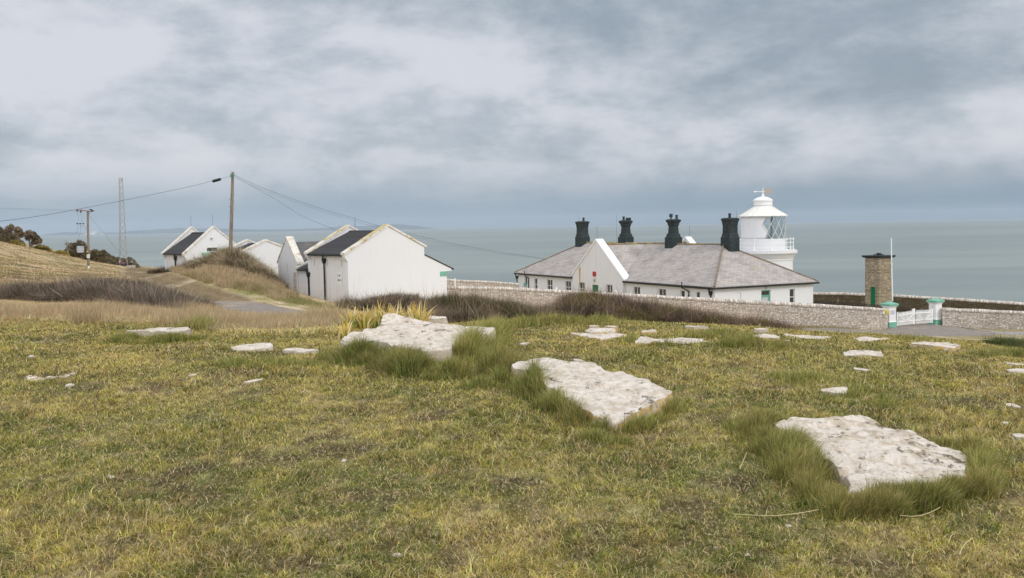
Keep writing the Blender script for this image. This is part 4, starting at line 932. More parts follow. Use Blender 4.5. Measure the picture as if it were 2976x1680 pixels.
gy0, gy1 = fy(1819), fy(1672); gh = (gy0 + gy1) / 2
holes = []; wins = []
for a, b, c_, r_, zt, zb_ in front:
    y1, y0 = fy(a), fy(b); holes.append((y0, y1, zb_, zt)); wins.append((y0, y1, zb_, zt, c_, r_))
w = MB(); wallface(w, LF, -.5, zE, [h for h in holes if h[1] < gy0 or h[0] > gy1], Tf)
# other faces
eh = [(ex(2214), ex(2241), -.1, lz(2228, 842, 83)), (ex(2297), ex(2312), lz(2304, 882, 84.5) - .1, lz(2304, 838, 84.5)), (ex(2141), ex(2155), WT - 1.3, lz(2148, 848, 82))]
wallface(w, LW, -.5, zE, eh, Te)
w.add([(eh[2][0], .06, eh[2][2]), (eh[2][1], .06, eh[2][2]), (eh[2][1], .06, eh[2][3]), (eh[2][0], .06, eh[2][3])], [(0, 1, 2, 3)])
w.add([(LW, 0, -.5), (LW, LF, -.5), (LW, LF, zE), (LW, 0, zE)], [(0, 1, 2, 3)]); w.add([(0, LF, -.5), (LW, LF, -.5), (LW, LF, zE), (0, LF, zE)], [(0, 1, 2, 3)])
w.build('wall', M['white'], cot)
for y0, y1, zb_, zt, c_, r_ in wins:
    if y1 < gy0 or y0 > gy1: window(Tf, y0, y1, zb_, zt, c_, r_, cot)
window(Te, eh[1][0], eh[1][1], eh[1][2], eh[1][3], 1, 2, cot)
def door(T, a0, a1, z0, z1, parent, m_, glazed, d=.12):
    f = MB(); fr = .09
    tbox(f, T, a0, a0 + fr, z0, z1, d - .04, d + .03); tbox(f, T, a1 - fr, a1, z0, z1, d - .04, d + .03); tbox(f, T, a0 + fr, a1 - fr, z1 - fr, z1, d - .04, d + .03)
    if glazed: tbox(f, T, a0 + fr, a1 - fr, z1 - .50, z1 - .42, d - .04, d + .03); tbox(f, T, a0 + fr, a0 + fr + .1, z0, z1 - .503, d - .01, d + .02); tbox(f, T, a1 - fr - .1, a1 - fr, z0, z1 - .503, d - .01, d + .02); tbox(f, T, a0 + fr + .1, a1 - fr - .1, z1 - .62, z1 - .503, d - .01, d + .02)
    else:
        tbox(f, T, a0 + fr, a1 - fr, z0, z1 - fr, d - .01, d + .02)
        n_ = 5
        for k in range(1, n_): xx = a0 + fr + (a1 - a0 - 2 * fr) * k / n_; tbox(f, T, xx - .008, xx + .008, z0, z1 - fr, d - .016, d - .011)
    o = f.build('door', M[m_], parent)
    if glazed:
        p = MB(); tbox(p, T, a0 + fr + .1, a1 - fr - .1, z0, z1 - .62, d, d + .012); p.build('door_panel', M['notice'], o)
        p = MB(); tbox(p, T, a0 + fr, a1 - fr, z1 - .42, z1 - fr, d, d + .012); p.build('fanlight', M['glass'], o)
    h = MB(); tbox(h, T, a1 - fr - .12, a1 - fr - .06, z0 + 1.0, z0 + 1.14, d - .07, d - .02); h.build('handle', M['grey_metal'], o)
    return o
door(Te, eh[0][0], eh[0][1], eh[0][2], eh[0][3], cot, 'green_pale', True)
lm = MB(); xq = ex(2228); tbox(lm, Te, xq - .07, xq + .07, eh[0][3] + .12, eh[0][3] + .34, -.16, -.01); lm.build('wall_lamp', M['grey_metal'], cot)
# string lines on the painted wall
# roof: hipped, with overhang
ov = .28; zr = -2.0 - CZ; ez = zE - .02; hx = LW / 2
def hip(mb, t):
    A = [(-ov, -ov, ez - t), (LW + ov, -ov, ez - t), (LW + ov, LF + ov, ez - t), (-ov, LF + ov, ez - t), (hx, hx, zr - t), (hx, LF - hx, zr - t)]
    B = [(x, y, z + t) for x, y, z in A]; return A, B
A, B = hip(None, .10)
r = MB(); r.add(B, [(0, 1, 4), (1, 2, 5, 4), (2, 3, 5), (3, 0, 4, 5)]); r.add(A, [(0, 4, 1), (1, 4, 5, 2), (2, 5, 3), (3, 5, 4, 0)])
for i in range(4): j = (i + 1) % 4; r.add([A[i], A[j], B[j], B[i]], [(0, 1, 2, 3)])
roof = r.build('roof', M['slate_pale'], cot)
rc = MB()
def cap(a, b, w_=.11, hgt=.09):
    a, b = Vector(a), Vector(b); rc.tube([a + Vector((0, 0, .03)), b + Vector((0, 0, .03))], .085, 8)
rt_ = [B[4], B[5]]; cap(B[4], B[5]); rc.build('ridge_tiles', M['ridge'], roof, smooth_=True)
for i_, j_ in ((0, 4), (1, 4), (2, 5), (3, 5)): rc = MB(); cap(B[i_], B[j_]); rc.build('hip_tiles', M['hip'], roof, smooth_=True)
g_ = MB()
gp_ = [(-ov - .06, gy0 - .02), (-ov - .06, -ov - .06), (LW + ov + .06, -ov - .06), (LW + ov + .06, LF + ov)]
g_.tube([(x, y, ez - .12) for x, y in gp_], .075, 8); g_.tube([(-ov - .06, gy1 + .02, ez - .12), (-ov - .06, LF + ov + .06, ez - .12)], .075, 8)
g_.box(-ov + .0, -.003, .0, gy0 - .02, ez - .22, ez - .105); g_.build('gutter', M['black'], cot, smooth_=False)
# front and rear cross gables
GP = lz(1737, 695, 95.6); GE = ez + .15; gw = (gy1 - gy0)
for sx_, nm in ((-1, 'front_gable'), (1, 'rear_gable')):
    X1 = -.30 if sx_ < 0 else LW + .30; X2 = .25 if sx_ < 0 else LW - .25
    if sx_ < 0:
        # gable face with openings: build rectangle part with holes then triangle
        wg = MB()
        hy = []
        for a, b, zt, zb_ in ((1690, 1707, WT, WB_), (1769, 1788, WT, WT - .95)): y1, y0 = fy(a) , fy(b); hy.append((y0 - gy0, y1 - gy0, zb_, zt))
        dy1, dy0 = fy(1729), fy(1747); hy.append((dy0 - gy0, dy1 - gy0, -.1, lz(1738, 828, 95.6)))
        Tg2 = lambda a, z, d: (X1 + d, gy0 + a, z)
        wallface(wg, gw, -.5, GE, hy, Tg2, .2)
        wg.add([(X1, gy0, GE), (X1, gy1, GE), (X1, gh, GP - .15)], [(0, 1, 2)])
        wg.add([(X1, gy0, -.5), (X2, gy0, -.5), (X2, gy0, GE), (X1, gy0, GE)], [(0, 1, 2, 3)]); wg.add([(X1, gy1, -.5), (X2, gy1, -.5), (X2, gy1, GE), (X1, gy1, GE)], [(0, 1, 2, 3)])
        wg.add([(X2, gy0, GE), (X2, gy1, GE), (X2, gh, GP - .15), (X1, gy0, GE), (X1, gy1, GE), (X1, gh, GP - .15)], [(0, 1, 2), (3, 5, 2, 0), (4, 1, 2, 5)])
        fg = wg.build('front_gable', M['white_dirty'], cot)
        window(Tg2, hy[0][0], hy[0][1], hy[0][2], hy[0][3], 2, 2, cot, d=.17); window(Tg2, hy[1][0], hy[1][1], hy[1][2], hy[1][3], 2, 1, cot, d=.17)
        door(Tg2, hy[2][0], hy[2][1], hy[2][2], hy[2][3], cot, 'green_dark', False, .17)
        q = MB(); yq = fy(1737) - gy0; zq = lz(1737, 797, 95); tbox(q, Tg2, yq - .24, yq + .24, zq - .22, zq + .22, -.12, -.004); q.build('alarm_box', M['red'], cot, bevel=.03)
        q = MB(); zq = lz(1736, 815, 95); tbox(q, Tg2, yq - .12, yq + .12, zq - .14, zq + .12, -.16, -.004); q.build('wall_lamp', M['concrete'], cot)
        q = MB(); yq = fy(1693) - gy0; ztp = GE + (1 - abs(yq - gw / 2) / (gw / 2)) * (GP - .15 - GE) - .10
        q.prism([(gy0 + yq - .22, ztp - .02), (gy0 + yq + .16, ztp - .30), (gy0 + yq + .12, ztp - 1.1), (gy0 + yq + .03, ztp - 2.1), (gy0 + yq - .10, ztp - 1.9), (gy0 + yq - .16, ztp - .8)], 'x', X1 - .006, X1 + .01)
        q.build('rust_stain', mat('orange_rust', (.55, .36, .15), .9, .1), cot)
        q = MB(); q.tube([(X1 + .1, gh, GP), (X1 + .1, gh, GP + 1.25)], .010, 6); q.build('lightning_rod', M['wire'], cot)
    else:
        wg = MB(); wg.prism([(gy0, -.5), (gy1, -.5), (gy1, GE), (gh, GP - .15), (gy0, GE)], 'x', X2, X1); wg.build('rear_gable', M['white'], cot); q = MB(); q.tube([(X1 - .1, gh, GP), (X1 - .1, gh, GP + 1.25)], .010, 6); q.build('lightning_rod', M['wire'], cot)
    c = MB(); s3 = (GP - .15 - GE) / (gw / 2); a0, a1 = (X1 - .08, X2 + .22) if sx_ < 0 else (X2 - .1, X1 + .08)
    c.prism([(gy0 - .22, GE - .22 * s3 + .02), (gh, GP - .147), (gh, GP + .03), (gy0 - .22, GE - .22 * s3 + .20)], 'x', a0, a1)
    c.prism([(gh, GP - .147), (gy1 + .22, GE - .22 * s3 + .02), (gy1 + .22, GE - .22 * s3 + .20), (gh, GP + .03)], 'x', a0, a1)
    c.build('coping', M['white_clean'], cot)
    q = MB(); q.box(a0 + .10, a1 - .05, gh - .62, gh - .12, GP - .35, GP - .30)
    q = MB(); t0, t1 = .04, .30
    q.add([(x_, gh - (gw / 2) * t, GP + .034 - (GP - GE + .05) * t * 1.0) for t in (t0, t1) for x_ in (a0 + .2, a1 - .04)], [(0, 1, 3, 2)])
    q.build('coping_lichen', M['coping_lichen'], cot)
    # cross roof slabs running in to the main ridge
    xr = (X2 + .2, hx) if sx_ < 0 else (hx, X2 - .08)
    r = MB(); zc = zr + .01
    vx = 0 - ov if sx_ < 0 else LW + ov
    for sg, ye in ((-1, gy0), (1, gy1)):
        base = [(xr[0] if sx_ < 0 else xr[1], gh, zc), (hx, gh, zc), (vx, ye, ez + .0)]
        # triangle from ridge line down to the valley, raised a little from the main slope
        st_x = xr[0] if sx_ < 0 else xr[1]
        r.add([(st_x, gh, zc), (hx, gh, zc), (vx, ye - 0, ez + .004), (st_x, ye, ez + .004)], [(0, 1, 2, 3)])
    r.build('cross_roof', M['slate_pale'], cot)
    k = MB(); k.tube([(xr[0], gh, zc + .03), (xr[1], gh, zc + .03)], .085, 8); k.build('ridge_tiles', M['ridge'], cot, smooth_=True)
# chimneys
def octo(r, ch): # half width r, chamfer ch
    a = r - ch; return [(a, -r), (r, -a), (r, a), (a, r), (-a, r), (-r, a), (-r, -a), (-a, -r)]
def chimney(x, y, zbase, pots, octa, par):
    secs = [(.62, zbase), (.62, zb_c), (.57, zb_c + .06), (.53, zb_c + .32), (.50 if not octa else .44, zb_c + .40), (.49 if not octa else .40, zt_c - .62), (.52 if not octa else .46, zt_c - .55), (.53 if not octa else .47, zt_c - .36), (.56, zt_c - .24), (.61, zt_c - .10), (.60, zt_c - .03), (.42, zt_c + .05)]
    V = []; Fc = []
    for i, (r_, z_) in enumerate(secs):
        ch = .06 if (not octa or i < 2 or i > 7) else .17
        if octa and i > 7: ch = .18
        V += [(x + a, y + b, z_) for a, b in octo(r_, ch)]
    for i in range(len(secs) - 1):
        for k in range(8): Fc.append((i * 8 + k, i * 8 + (k + 1) % 8, (i + 1) * 8 + (k + 1) % 8, (i + 1) * 8 + k))
    Fc.append(tuple(range((len(secs) - 1) * 8, len(secs) * 8)))
    mb = MB(); mb.add(V, Fc)
    if octa:
        for sx_, sy_ in ((-1, 0), (0, -1)):
            rr = .405
            if sx_: mb.box(x - rr - .004, x - rr + .003, y - .035, y + .035, zb_c + .55, zt_c - .75)
            else: mb.box(x - .035, x + .035, y - rr - .004, y - rr + .003, zb_c + .55, zt_c - .75)
    ch = mb.build('chimney', M['chimney'], par, bevel=0)
    for kind, dx, dy in pots:
        p = MB()
        if kind == 'round': p.lathe([(.001, zt_c + .02), (.15, zt_c + .02), (.12, zt_c + .12), (.115, zt_c + .36), (.15, zt_c + .40), (.14, zt_c + .44), (.001, zt_c + .44)], 14, x + dx, y + dy)
        elif kind == 'low': p.box(x + dx - .22, x + dx + .22, y + dy - .16, y + dy + .16, zt_c + .02, zt_c + .30)
        elif kind == 'h': p.box(x + dx - .05, x + dx + .05, y + dy - .05, y + dy + .05, zt_c + .02, zt_c + .34); p.box(x + dx - .16, x + dx - .06, y + dy - .06, y + dy + .06, zt_c + .22, zt_c + .56); p.box(x + dx + .06, x + dx + .16, y + dy - .06, y + dy + .06, zt_c + .22, zt_c + .56); p.box(x + dx - .06, x + dx + .06, y + dy - .04, y + dy + .04, zt_c + .341, zt_c + .42)
        p.build('chimney_pot', M['chimney'], ch, smooth_=(kind == 'round'))
zb_c = -1.35 - CZ; zt_c = .36 - CZ
sl_ = (zr - ez) / (hx + ov)
for (x, y), pots, octa in (((5.3, 29.1), [('round', .1, -.1)], False), ((5.9, 21.5), [('round', -.25, 0), ('low', .1, -.35)], True), ((5.4, 12.7), [('h', -.2, .1), ('round', .2, -.25)], True), ((5.85, 5.0), [('round', -.05, 0)], False)):
    chimney(x, y, zr - 1.0, pots, octa, cot)
for (x, y) in ((5.45, 30.0), (5.5, 22.6), (6.5, 4.9)):
    q = MB(); zz = zr - .2 if y < 10 else zr; q.tube([(x, y, zr - .5), (x, y, zt_c + .62)], .008, 6); q.build('lightning_rod', M['wire'], cot)
# pipes on the front
def fpipe(px, hopper=False, offset=True, zt=ez - .1, kick=0):
    y = fy(px); pts_ = [(-ov, y + kick, zt + (.35 if kick else 0)), (-ov, y + kick, zt - .15), (-.10, y, zt - .45), (-.09, y, zt - .8), (-.09, y, -.2)]
    downpipe(cot, pts_, .055, hopper=(-.11, y, zt - .38) if hopper else None)
fpipe(1505, True); fpipe(1538, kick=.5); fpipe(2005, kick=.7); fpipe(2069, True)
gb = MB(); yq = fy(1527.5); tbox(gb, Tf, yq - .32, yq + .32, lz(1528, 834, 108), lz(1528, 824.5, 108), -.09, -.01); gb.build('sign_board', M['green_pale'], cot)
# ================================================================ lighthouse
LD = 97.0; LCX = (2219 - CX) / F * LD; LB = -9.2
lh = empty('lighthouse', (LCX, LD, LB), 0, 'squat round white lighthouse with glazed diamond lantern and gallery behind the cottage', 'lighthouse')
hz = lambda y_: at(2219, y_, LD).z - LB
prof = [(2.92, -1.0), (2.86, hz(756)), (2.92, hz(755)), (2.92, hz(751)), (2.95, hz(750)), (3.05, hz(742)), (3.18, hz(736)), (3.30, hz(735.5)), (3.30, hz(727)), (.0, hz(726.6))]
lw = MB(); lw.lathe(prof, 64); lw.build('tower', M['white'], lh, smooth_=True)
k = MB(); k.lathe([(2.17, hz(727.2)), (2.17, hz(695)), (2.10, hz(693.6)), (.5, hz(693.4))], 64); k.build('gallery_wall', M['white'], lh, smooth_=True)
# base blocks under the railing
zd = hz(726.6); va0 = math.atan2(-LD, -LCX)
rl = MB(); RR = 2.93; hh_ = hz(694) - zd
for z_ in (.97, .66, .26): rl.tube([(RR * math.cos(a), RR * math.sin(a), zd + hh_ * z_) for a in [2 * math.pi * i / 72 for i in range(73)]], .028, 6, False)
rl.build('railing', M['white_clean'], lh)
for i in range(11):
    a = va0 + math.radians(-48.6 + 32.7 * i)
    q = MB(); x_, y_ = RR * math.cos(a), RR * math.sin(a); q.lathe([(.09, zd), (.07, zd + .14), (.045, zd + .2), (.045, zd + hh_ * .9), (.075, zd + hh_), (.05, zd + hh_ + .08), (.001, zd + hh_ + .1)], 10, x_, y_); q.build('stanchion', M['white_clean'], lh, smooth_=True)
# lantern
zl, zu = hz(694), hz(629.5); LR = 2.14
# angle from the viewing side, positive to the right; view direction to camera
va = math.atan2(-LD, -LCX)
def ang(d): return va + math.radians(d)
bl = MB(); n = 60; a0, a1 = -176, 6
V = []; Fc = []
NC = 16; step = 360 / NC
# zig-zag edge following the diamonds
edge = [(0.0, 5.0), (.33, 13.0 - 0), (.67, 0.5), (1.0, 10.5)]
rows = [0, .11, .22, .33, .45, .56, .67, .78, .89, 1.0]
for t in rows:
    e_ = np.interp(t, [q[0] for q in edge], [q[1] for q in edge])
    for i in range(n + 1):
        a = ang(a0 + (e_ - a0) * i / n); V.append((LR * math.cos(a), LR * math.sin(a), zl + (zu - zl) * t))
for j in range(len(rows) - 1):
    for i in range(n): Fc.append((j * (n + 1) + i, j * (n + 1) + i + 1, (j + 1) * (n + 1) + i + 1, (j + 1) * (n + 1) + i))
bl.add(V, Fc); o = bl.build('blanking_panel', M['white'], lh, smooth_=True)
sd_ = o.modifiers.new('t', 'SOLIDIFY'); sd_.thickness = .03
br = MB(); rg = LR + .01
for k in range(NC):
    for sg in (-1, 1):
        pts_ = []
        for t in np.linspace(0, 1, 13):
            dg = (k * step + 10 + sg * ((t - .33) * step * 1.5)) % 360
            if dg > 340: dg -= 360
            if not (np.interp(t, [q[0] for q in edge], [q[1] for q in edge]) - 3 < dg < 184):
                if len(pts_) > 1: br.tube(pts_, .038, 5)
                pts_ = []; continue
            a = ang(dg); pts_.append((rg * math.cos(a), rg * math.sin(a), zl + (zu - zl) * t))
        if len(pts_) > 1: br.tube(pts_, .038, 5)
br.build('glazing_bars', mat('grey_white_glazing_bars', (.62, .62, .62), .5), lh)
gl = bpy.data.materials.new('lantern_glass'); gl.use_nodes = True; t = gl.node_tree; t.nodes.clear()
gs = nd(t, 'ShaderNodeBsdfGlossy'); gs.inputs['Roughness'].default_value = .02; tr = nd(t, 'ShaderNodeBsdfTransparent'); tr.inputs[0].default_value = (.84, .89, .89, 1)
mx = nd(t, 'ShaderNodeMixShader'); mx.inputs[0].default_value = .07; ou = nd(t, 'ShaderNodeOutputMaterial')
t.links.new(tr.outputs[0], mx.inputs[1]); t.links.new(gs.outputs[0], mx.inputs[2]); t.links.new(mx.outputs[0], ou.inputs[0])
q = MB(); q.lathe([(LR - .03, zl), (LR - .03, zu)], 64, 0, 0, ang(6), ang(160)); q.build('lantern_glass', gl, lh, smooth_=True)
q = MB(); q.lathe([(.34, zl), (.34, zl + .5), (.12, zl + .55), (.10, zu)], 16, .75, -.5); q.box(.65, 1.15, -1.25, -.85, zl, zl + .38); q.build('lamp_pedestal', M['grey_metal'], lh)
q = MB(); q.lathe([(LR + .22, hz(629.8)), (LR + .24, hz(627.5)), (LR + .20, hz(626.3)), (LR * .70 + .05, hz(613)), (.97, hz(601)), (.92, hz(600))], 48); q.lathe([(LR + .22, hz(629.8)), (LR - .1, hz(629.6))], 48)
for a_ in range(24):
    a = 2 * math.pi * a_ / 24; q.tube([(2.3 * math.cos(a), 2.3 * math.sin(a), hz(626.0)), (1.56 * math.cos(a), 1.56 * math.sin(a), hz(612.6)), (.97 * math.cos(a), .97 * math.sin(a), hz(600.6))], .014, 5)
lr_ = q.build('lantern_roof', M['lead_roof'], lh, smooth_=True)
q = MB(); q.lathe([(.88, hz(601)), (.88, hz(596.5)), (.94, hz(596)), (.94, hz(594.4)), (.90, hz(594)), (.90, hz(584.5)), (1.0, hz(584)), (1.0, hz(583)), (.92, hz(582.6)), (.92, hz(580.5)), (.74, hz(577)), (.45, hz(573)), (.16, hz(571.4)), (.10, hz(567)), (.05, hz(562)), (.03, hz(545)), (.001, hz(544.5))], 40); q.build('vent_cowl', M['white_clean'], lr_, smooth_=True)
zv = hz(556.5); q = MB(); q.tube([(-.88, 0, zv), (.2, 0, zv)], .028, 8); q.prism([(-.95, zv), (-.80, zv - .09), (-.62, zv - .03), (-.62, zv + .03), (-.80, zv + .09)], 'y', -.015, .015); vn_ = q.build('weather_vane', M['white_clean'], lh)
q = MB(); fl = [(.12, zv)]
fl = [(.14, zv - .10), (.26, zv - .20)]
for i in range(5): fl += [(.32 + i * .1, zv - .20), (.37 + i * .1, zv - .30)]
fl += [(.84, zv - .20), (.84, zv - .04), (.80, zv), (.84, zv + .04), (.84, zv + .24)]
for i in range(5)[::-1]: fl += [(.37 + i * .1, zv + .34), (.32 + i * .1, zv + .24)]
fl += [(.26, zv + .24), (.14, zv + .10)]
q.prism(fl, 'y', -.012, .012); q.build('vane_tail', mat('buff_vane_tail', (.42, .36, .31), .7), vn_)
# ================================================================ stone watch tower and flagpole
TD = 84.0; TX = (2558 - CX) / F * TD; TB = -8.7
tw = empty('stone_tower', (TX, TD, TB), TC, 'square buff stone tower with flat dark roof and green door inside the compound', 'tower')
TT = at(2558, 747.5, TD).z - TB; Wt, Wl = 1.55, 1.58
w = MB(); dl = solve_along(TX, TD, -math.sin(TC), math.cos(TC), 2546.5); dr = solve_along(TX, TD, -math.sin(TC), math.cos(TC), 2532.5)
wallface(w, Wl, -.4, TT, [(dl, dr, -.3, at(2538, 834, TD + .6).z - TB)], Tf, .14); wallface(w, Wt, -.4, TT, [], Te)
w.add([(Wt, 0, -.4), (Wt, Wl, -.4), (Wt, Wl, TT), (Wt, 0, TT)], [(0, 1, 2, 3)]); w.add([(0, Wl, -.4), (Wt, Wl, -.4), (Wt, Wl, TT), (0, Wl, TT)], [(0, 1, 2, 3)])
w.build('wall', M['tower_stone'], tw)
door(Tf, dl, dr, -.3, at(2538, 834, TD + .6).z - TB, tw, 'green_dark', False, .11)
w = MB(); w.box(-.20, Wt + .20, -.20, Wl + .20, TT, TT + .13); w.box(-.14, Wt + .14, -.14, Wl + .14, TT - .07, TT - .003); w.box(.7, 1.3, .7, 1.3, TT + .153, TT + .22); w.box(.85, 1.15, .85, 1.15, TT + .222, TT + .32); w.build('roof', M['black'], tw)
w = MB()
for i in range(6): z_ = TT - .55 - i * .49; w.box(Wt - .13, Wt + .02, -.018, .05, z_, z_ + .30)
w.build('quoins', speckled('brown_quoins', (.26, .16, .08), (.20, .13, .075), 3), tw)
w = MB(); w.tube([(.45, .9, TT + .15), (.45, .9, TT + .72)], .015, 6); w.box(.38, .52, .83, .97, TT + .70, TT + .75); w.tube([(.62, .9, TT + .15), (.62, .9, TT + .5)], .012, 6); w.build('aerial', M['grey_metal'], tw)
w = MB(); tbox(w, Tf, dl - .02, dl + .22, .55, 1.0, -.03, -.004); w.build('notice', M['notice'], tw)
fb = at(2594, 884, 80.5); ft = at(2590.3, 694, 80.5)
fp = empty('flagpole', (fb.x, fb.y, -8.6), 0, 'tall bare white flagpole standing beside the square stone tower', 'flagpole')
w = MB(); w.tube([(0, 0, 0), (0, 0, fb.z + 8.6), ((ft.x - fb.x) * .55, 0, (ft.z + 8.6) * .6), (ft.x - fb.x, 0, ft.z + 8.6)], [.058, .058, .05, .04], 12); w.build('pole', M['white_clean'], fp, smooth_=True)
w = MB(); w.lathe([(.055, ft.z + 8.6), (.055, ft.z + 8.65), (.001, ft.z + 8.68)], 12, ft.x - fb.x, 0); w.build('truck', M['white_clean'], fp)
w = MB(); w.box(-.22, -.05, -.03, .03, 1.7, 1.78); w.box(-.06, .06, -.07, -.055, 1.62, 1.86); w.build('cleat', M['black'], fp)
# ================================================================ boundary walls
def field_wall(name, label, pts_, thick=.42, m_='drystone', cm='wall_coping', cope=.24, seed=1, base=.4):
    "pts_: (x, y, z_top)"
    P = [Vector(p) for p in pts_]; Q = []
    for a, b in zip(P[:-1], P[1:]):
        n = max(1, int((b - a).length / .35)); Q += [a.lerp(b, i / n) for i in range(n)]
    Q.append(P[-1]); o = Q[0].copy(); o.z = gz(o.x, o.y)
    root = empty(name, o, 0, label, 'wall'); nrm = []
    for i in range(len(Q)):
        d = Q[min(i + 1, len(Q) - 1)] - Q[max(i - 1, 0)]; d.z = 0; d.normalize(); nrm.append(Vector((d.y, -d.x, 0)))
    def strip(nm, lo, hi, off, mm, top_round=False):
        V = []; s = 0; uv = []
        n_ = len(Q)
        for i, (q, nn) in enumerate(zip(Q, nrm)):
            if i: s += (Q[i] - Q[i - 1]).length
            z1 = q.z + hi + (float(fbm(np.array([s * 1.7]), np.array([seed * 3.]), 5, 3)[0]) - .5) * .07; z0 = (gz(q.x, q.y) - base) if lo is None else q.z + lo
            ja = .0
            if top_round: ring = [(off, z0), (off + .01, z0 + .10), (off - .05, z1 - .06), (off - .16, z1), (-off + .16, z1), (-off + .05, z1 - .06), (-off - .01, z0 + .1), (-off, z0)]
            else: ring = [(off + .04, z0), (off, z1), (-off, z1), (-off - .04, z0)]
            L_ = 0
            for k, (a, z_) in enumerate(ring):
                V.append(q + nn * a + Vector((0, 0, z_ - q.z)) - o)
                L_ += 0 if k == 0 else math.hypot(ring[k][0] - ring[k - 1][0], ring[k][1] - ring[k - 1][1]); uv.append((s, L_))
        r_ = len(ring); Fc = [(i * r_ + k, (i + 1) * r_ + k, (i + 1) * r_ + k + 1, i * r_ + k + 1) for i in range(n_ - 1) for k in range(r_ - 1)]
        Fc += [tuple(range(r_)), tuple((n_ - 1) * r_ + k for k in range(r_))[::-1]]
        me = fast_mesh(nm, np.array([tuple(v) for v in V]), Fc); ul = me.uv_layers.new(name='uv')
        for p in me.polygons:
            for li in p.loop_indices: ul.data[li].uv = uv[me.loops[li].vertex_index]
        link(me, nm, M[mm], root)
    strip('masonry', None, -cope, thick / 2, m_); strip('coping', -cope + .003, 0, thick / 2 + .035, cm, True)
    return root
def wtop(px, py, D): return at(px, py, D)
field_wall('boundary_wall', 'long pale rubble wall running from the store past the cottage to the gate', [wtop(1236, 827, 76.6), wtop(1340, 832, 77.3), wtop(1460, 833.5, 77.8), wtop(1680, 845, 77.0), wtop(1900, 857, 75.6), wtop(2150, 871, 74.3), wtop(2400, 885, 73.0), wtop(2530, 892.5, 72.5), wtop(2562, 895.5, 72.7), wtop(2578, 899, 73.2)], seed=1)
field_wall('boundary_wall', 'shorter pale rubble wall running off right from the gate', [wtop(2738, 894, 75.2), wtop(2850, 899, 74.5), wtop(2976, 904, 73), wtop(3350, 925, 71)], seed=2)
field_wall('boundary_wall', 'dark mossy rubble wall along the seaward side behind the gate', [wtop(2340, 849.5, 101), wtop(2450, 850, 99), wtop(2600, 855.5, 96), wtop(2780, 866, 92), wtop(2976, 879, 88), wtop(3400, 910, 84)], m_='mossy_wall', cm='wall_coping', seed=3, base=.9)
field_wall('boundary_wall', 'low pale wall against the sea between the store and the cottage', [wtop(1245, 806, 104), wtop(1330, 812.5, 106), wtop(1420, 816, 107.5), wtop(1506, 823, 108)], seed=4, base=1)
# ================================================================ gate
def pillar(px, pyb, pyt, D, label):
    X_ = (px - CX) / F * D; zb_ = at(px, pyb, D).z; zt = at(px, pyt, D).z; h = zt - zb_
    root = empty('gate_pillar', (X_, D, zb_), TC - math.radians(2), label, 'gate pillar', 'pillars either side of the white gate')
    s = .33
    b = MB(); b.box(-.385, .385, -.385, .385, -.4, .50); b.build('plinth', M['green_pale'], root)
    b = MB(); b.box(-s, s, -s, s, .60, h - .44)
    V = [(-.383, -.383, .503), (.383, -.383, .503), (.383, .383, .503), (-.383, .383, .503), (-s, -s, .60), (s, -s, .60), (s, s, .60), (-s, s, .60)]; b.add(V, [(0, 1, 5, 4), (1, 2, 6, 5), (2, 3, 7, 6), (3, 0, 4, 7)])
    for k, (r_, z0, z1) in enumerate(((.37, .44, .38), (.41, .378, .33))): b.box(-r_, r_, -r_, r_, h - z0, h - z1)
    b.build('shaft', M['white_clean'], root)
    b = MB(); r_ = .48; b.box(-r_, r_, -r_, r_, h - .326, h - .19); b.add([(-r_, -r_, h - .188), (r_, -r_, h - .188), (r_, r_, h - .188), (-r_, r_, h - .188), (0, 0, h)], [(0, 1, 4), (1, 2, 4), (2, 3, 4), (3, 0, 4)]); b.build('cap', M['green_pale'], root)
    return root, h
pl, hl = pillar(2587.5, 954, 875.5, 73.3, 'white gate pillar with green cap and notices, left of the gate')
prt, hr = pillar(2722, 946, 865.5, 75.6, 'white gate pillar with green cap and rusty fittings, right of the gate')
q = MB(); q.box(-.24, .22, -.34, -.331, hl - .98, hl - .66); nb_ = q.build('notice_board', M['notice'], pl)
q = MB()
for i in range(3): q.box(-.18, .16, -.345, -.3405, hl - .74 - i * .07, hl - .725 - i * .07)
q.build('lettering', mat('pale_blue_lettering', (.66, .66, .72), .7), nb_)
q = MB(); q.box(-.27, .25, -.34, -.331, hl - 1.50, hl - 1.02); nb2 = q.build('notice_board', M['white_clean'], pl); nb2['label'] = 'white notice board with faint grey lines'
q = MB()
for z_ in (1.10, 1.2, 1.3, 1.42): q.box(-.24, .22, -.344, -.3405, hl - z_, hl - z_ + .012)
q.build('lettering', M['notice'], nb2)
q = MB()
for z_ in (.62, 1.05): q.box(-.338, -.331, -.10, 0, hr - z_ - .07, hr - z_); q.tube([(-.35, -.05, hr - z_), (-.35, -.05, hr - z_ - .12)], .02, 6)
q.build('hinge_pin', M['rust'], prt)
yb = at(2578, 909, 72.2)
def small_box(name, label, cat, px, py0, py1, w, D, d, m_, bev=.05):
    a = at(px, py1, D); b = at(px, py0, D); r = empty(name, (a.x, a.y, a.z), TC * .2, label, cat); q = MB(); q.box(-w / 2, w / 2, 0, d, 0, b.z - a.z); q.build('casing', M[m_], r, bevel=bev)
    q = MB(); q.box(-w * .32, w * .32, -.012, -.001, (b.z - a.z) * .45, (b.z - a.z) * .5); q.build('latch', M['grey_metal'], r)
small_box('emergency_box', 'rounded yellow box fixed on the wall end left of the gate', 'box', 2579.5, 900.5, 914.5, .19, 72.25, .2, 'yellow')
small_box('wall_notice', 'small white notice on the wall beside the yellow box', 'notice', 2568.5, 905, 912.5, .13, 72.15, .03, 'white_clean', .004)
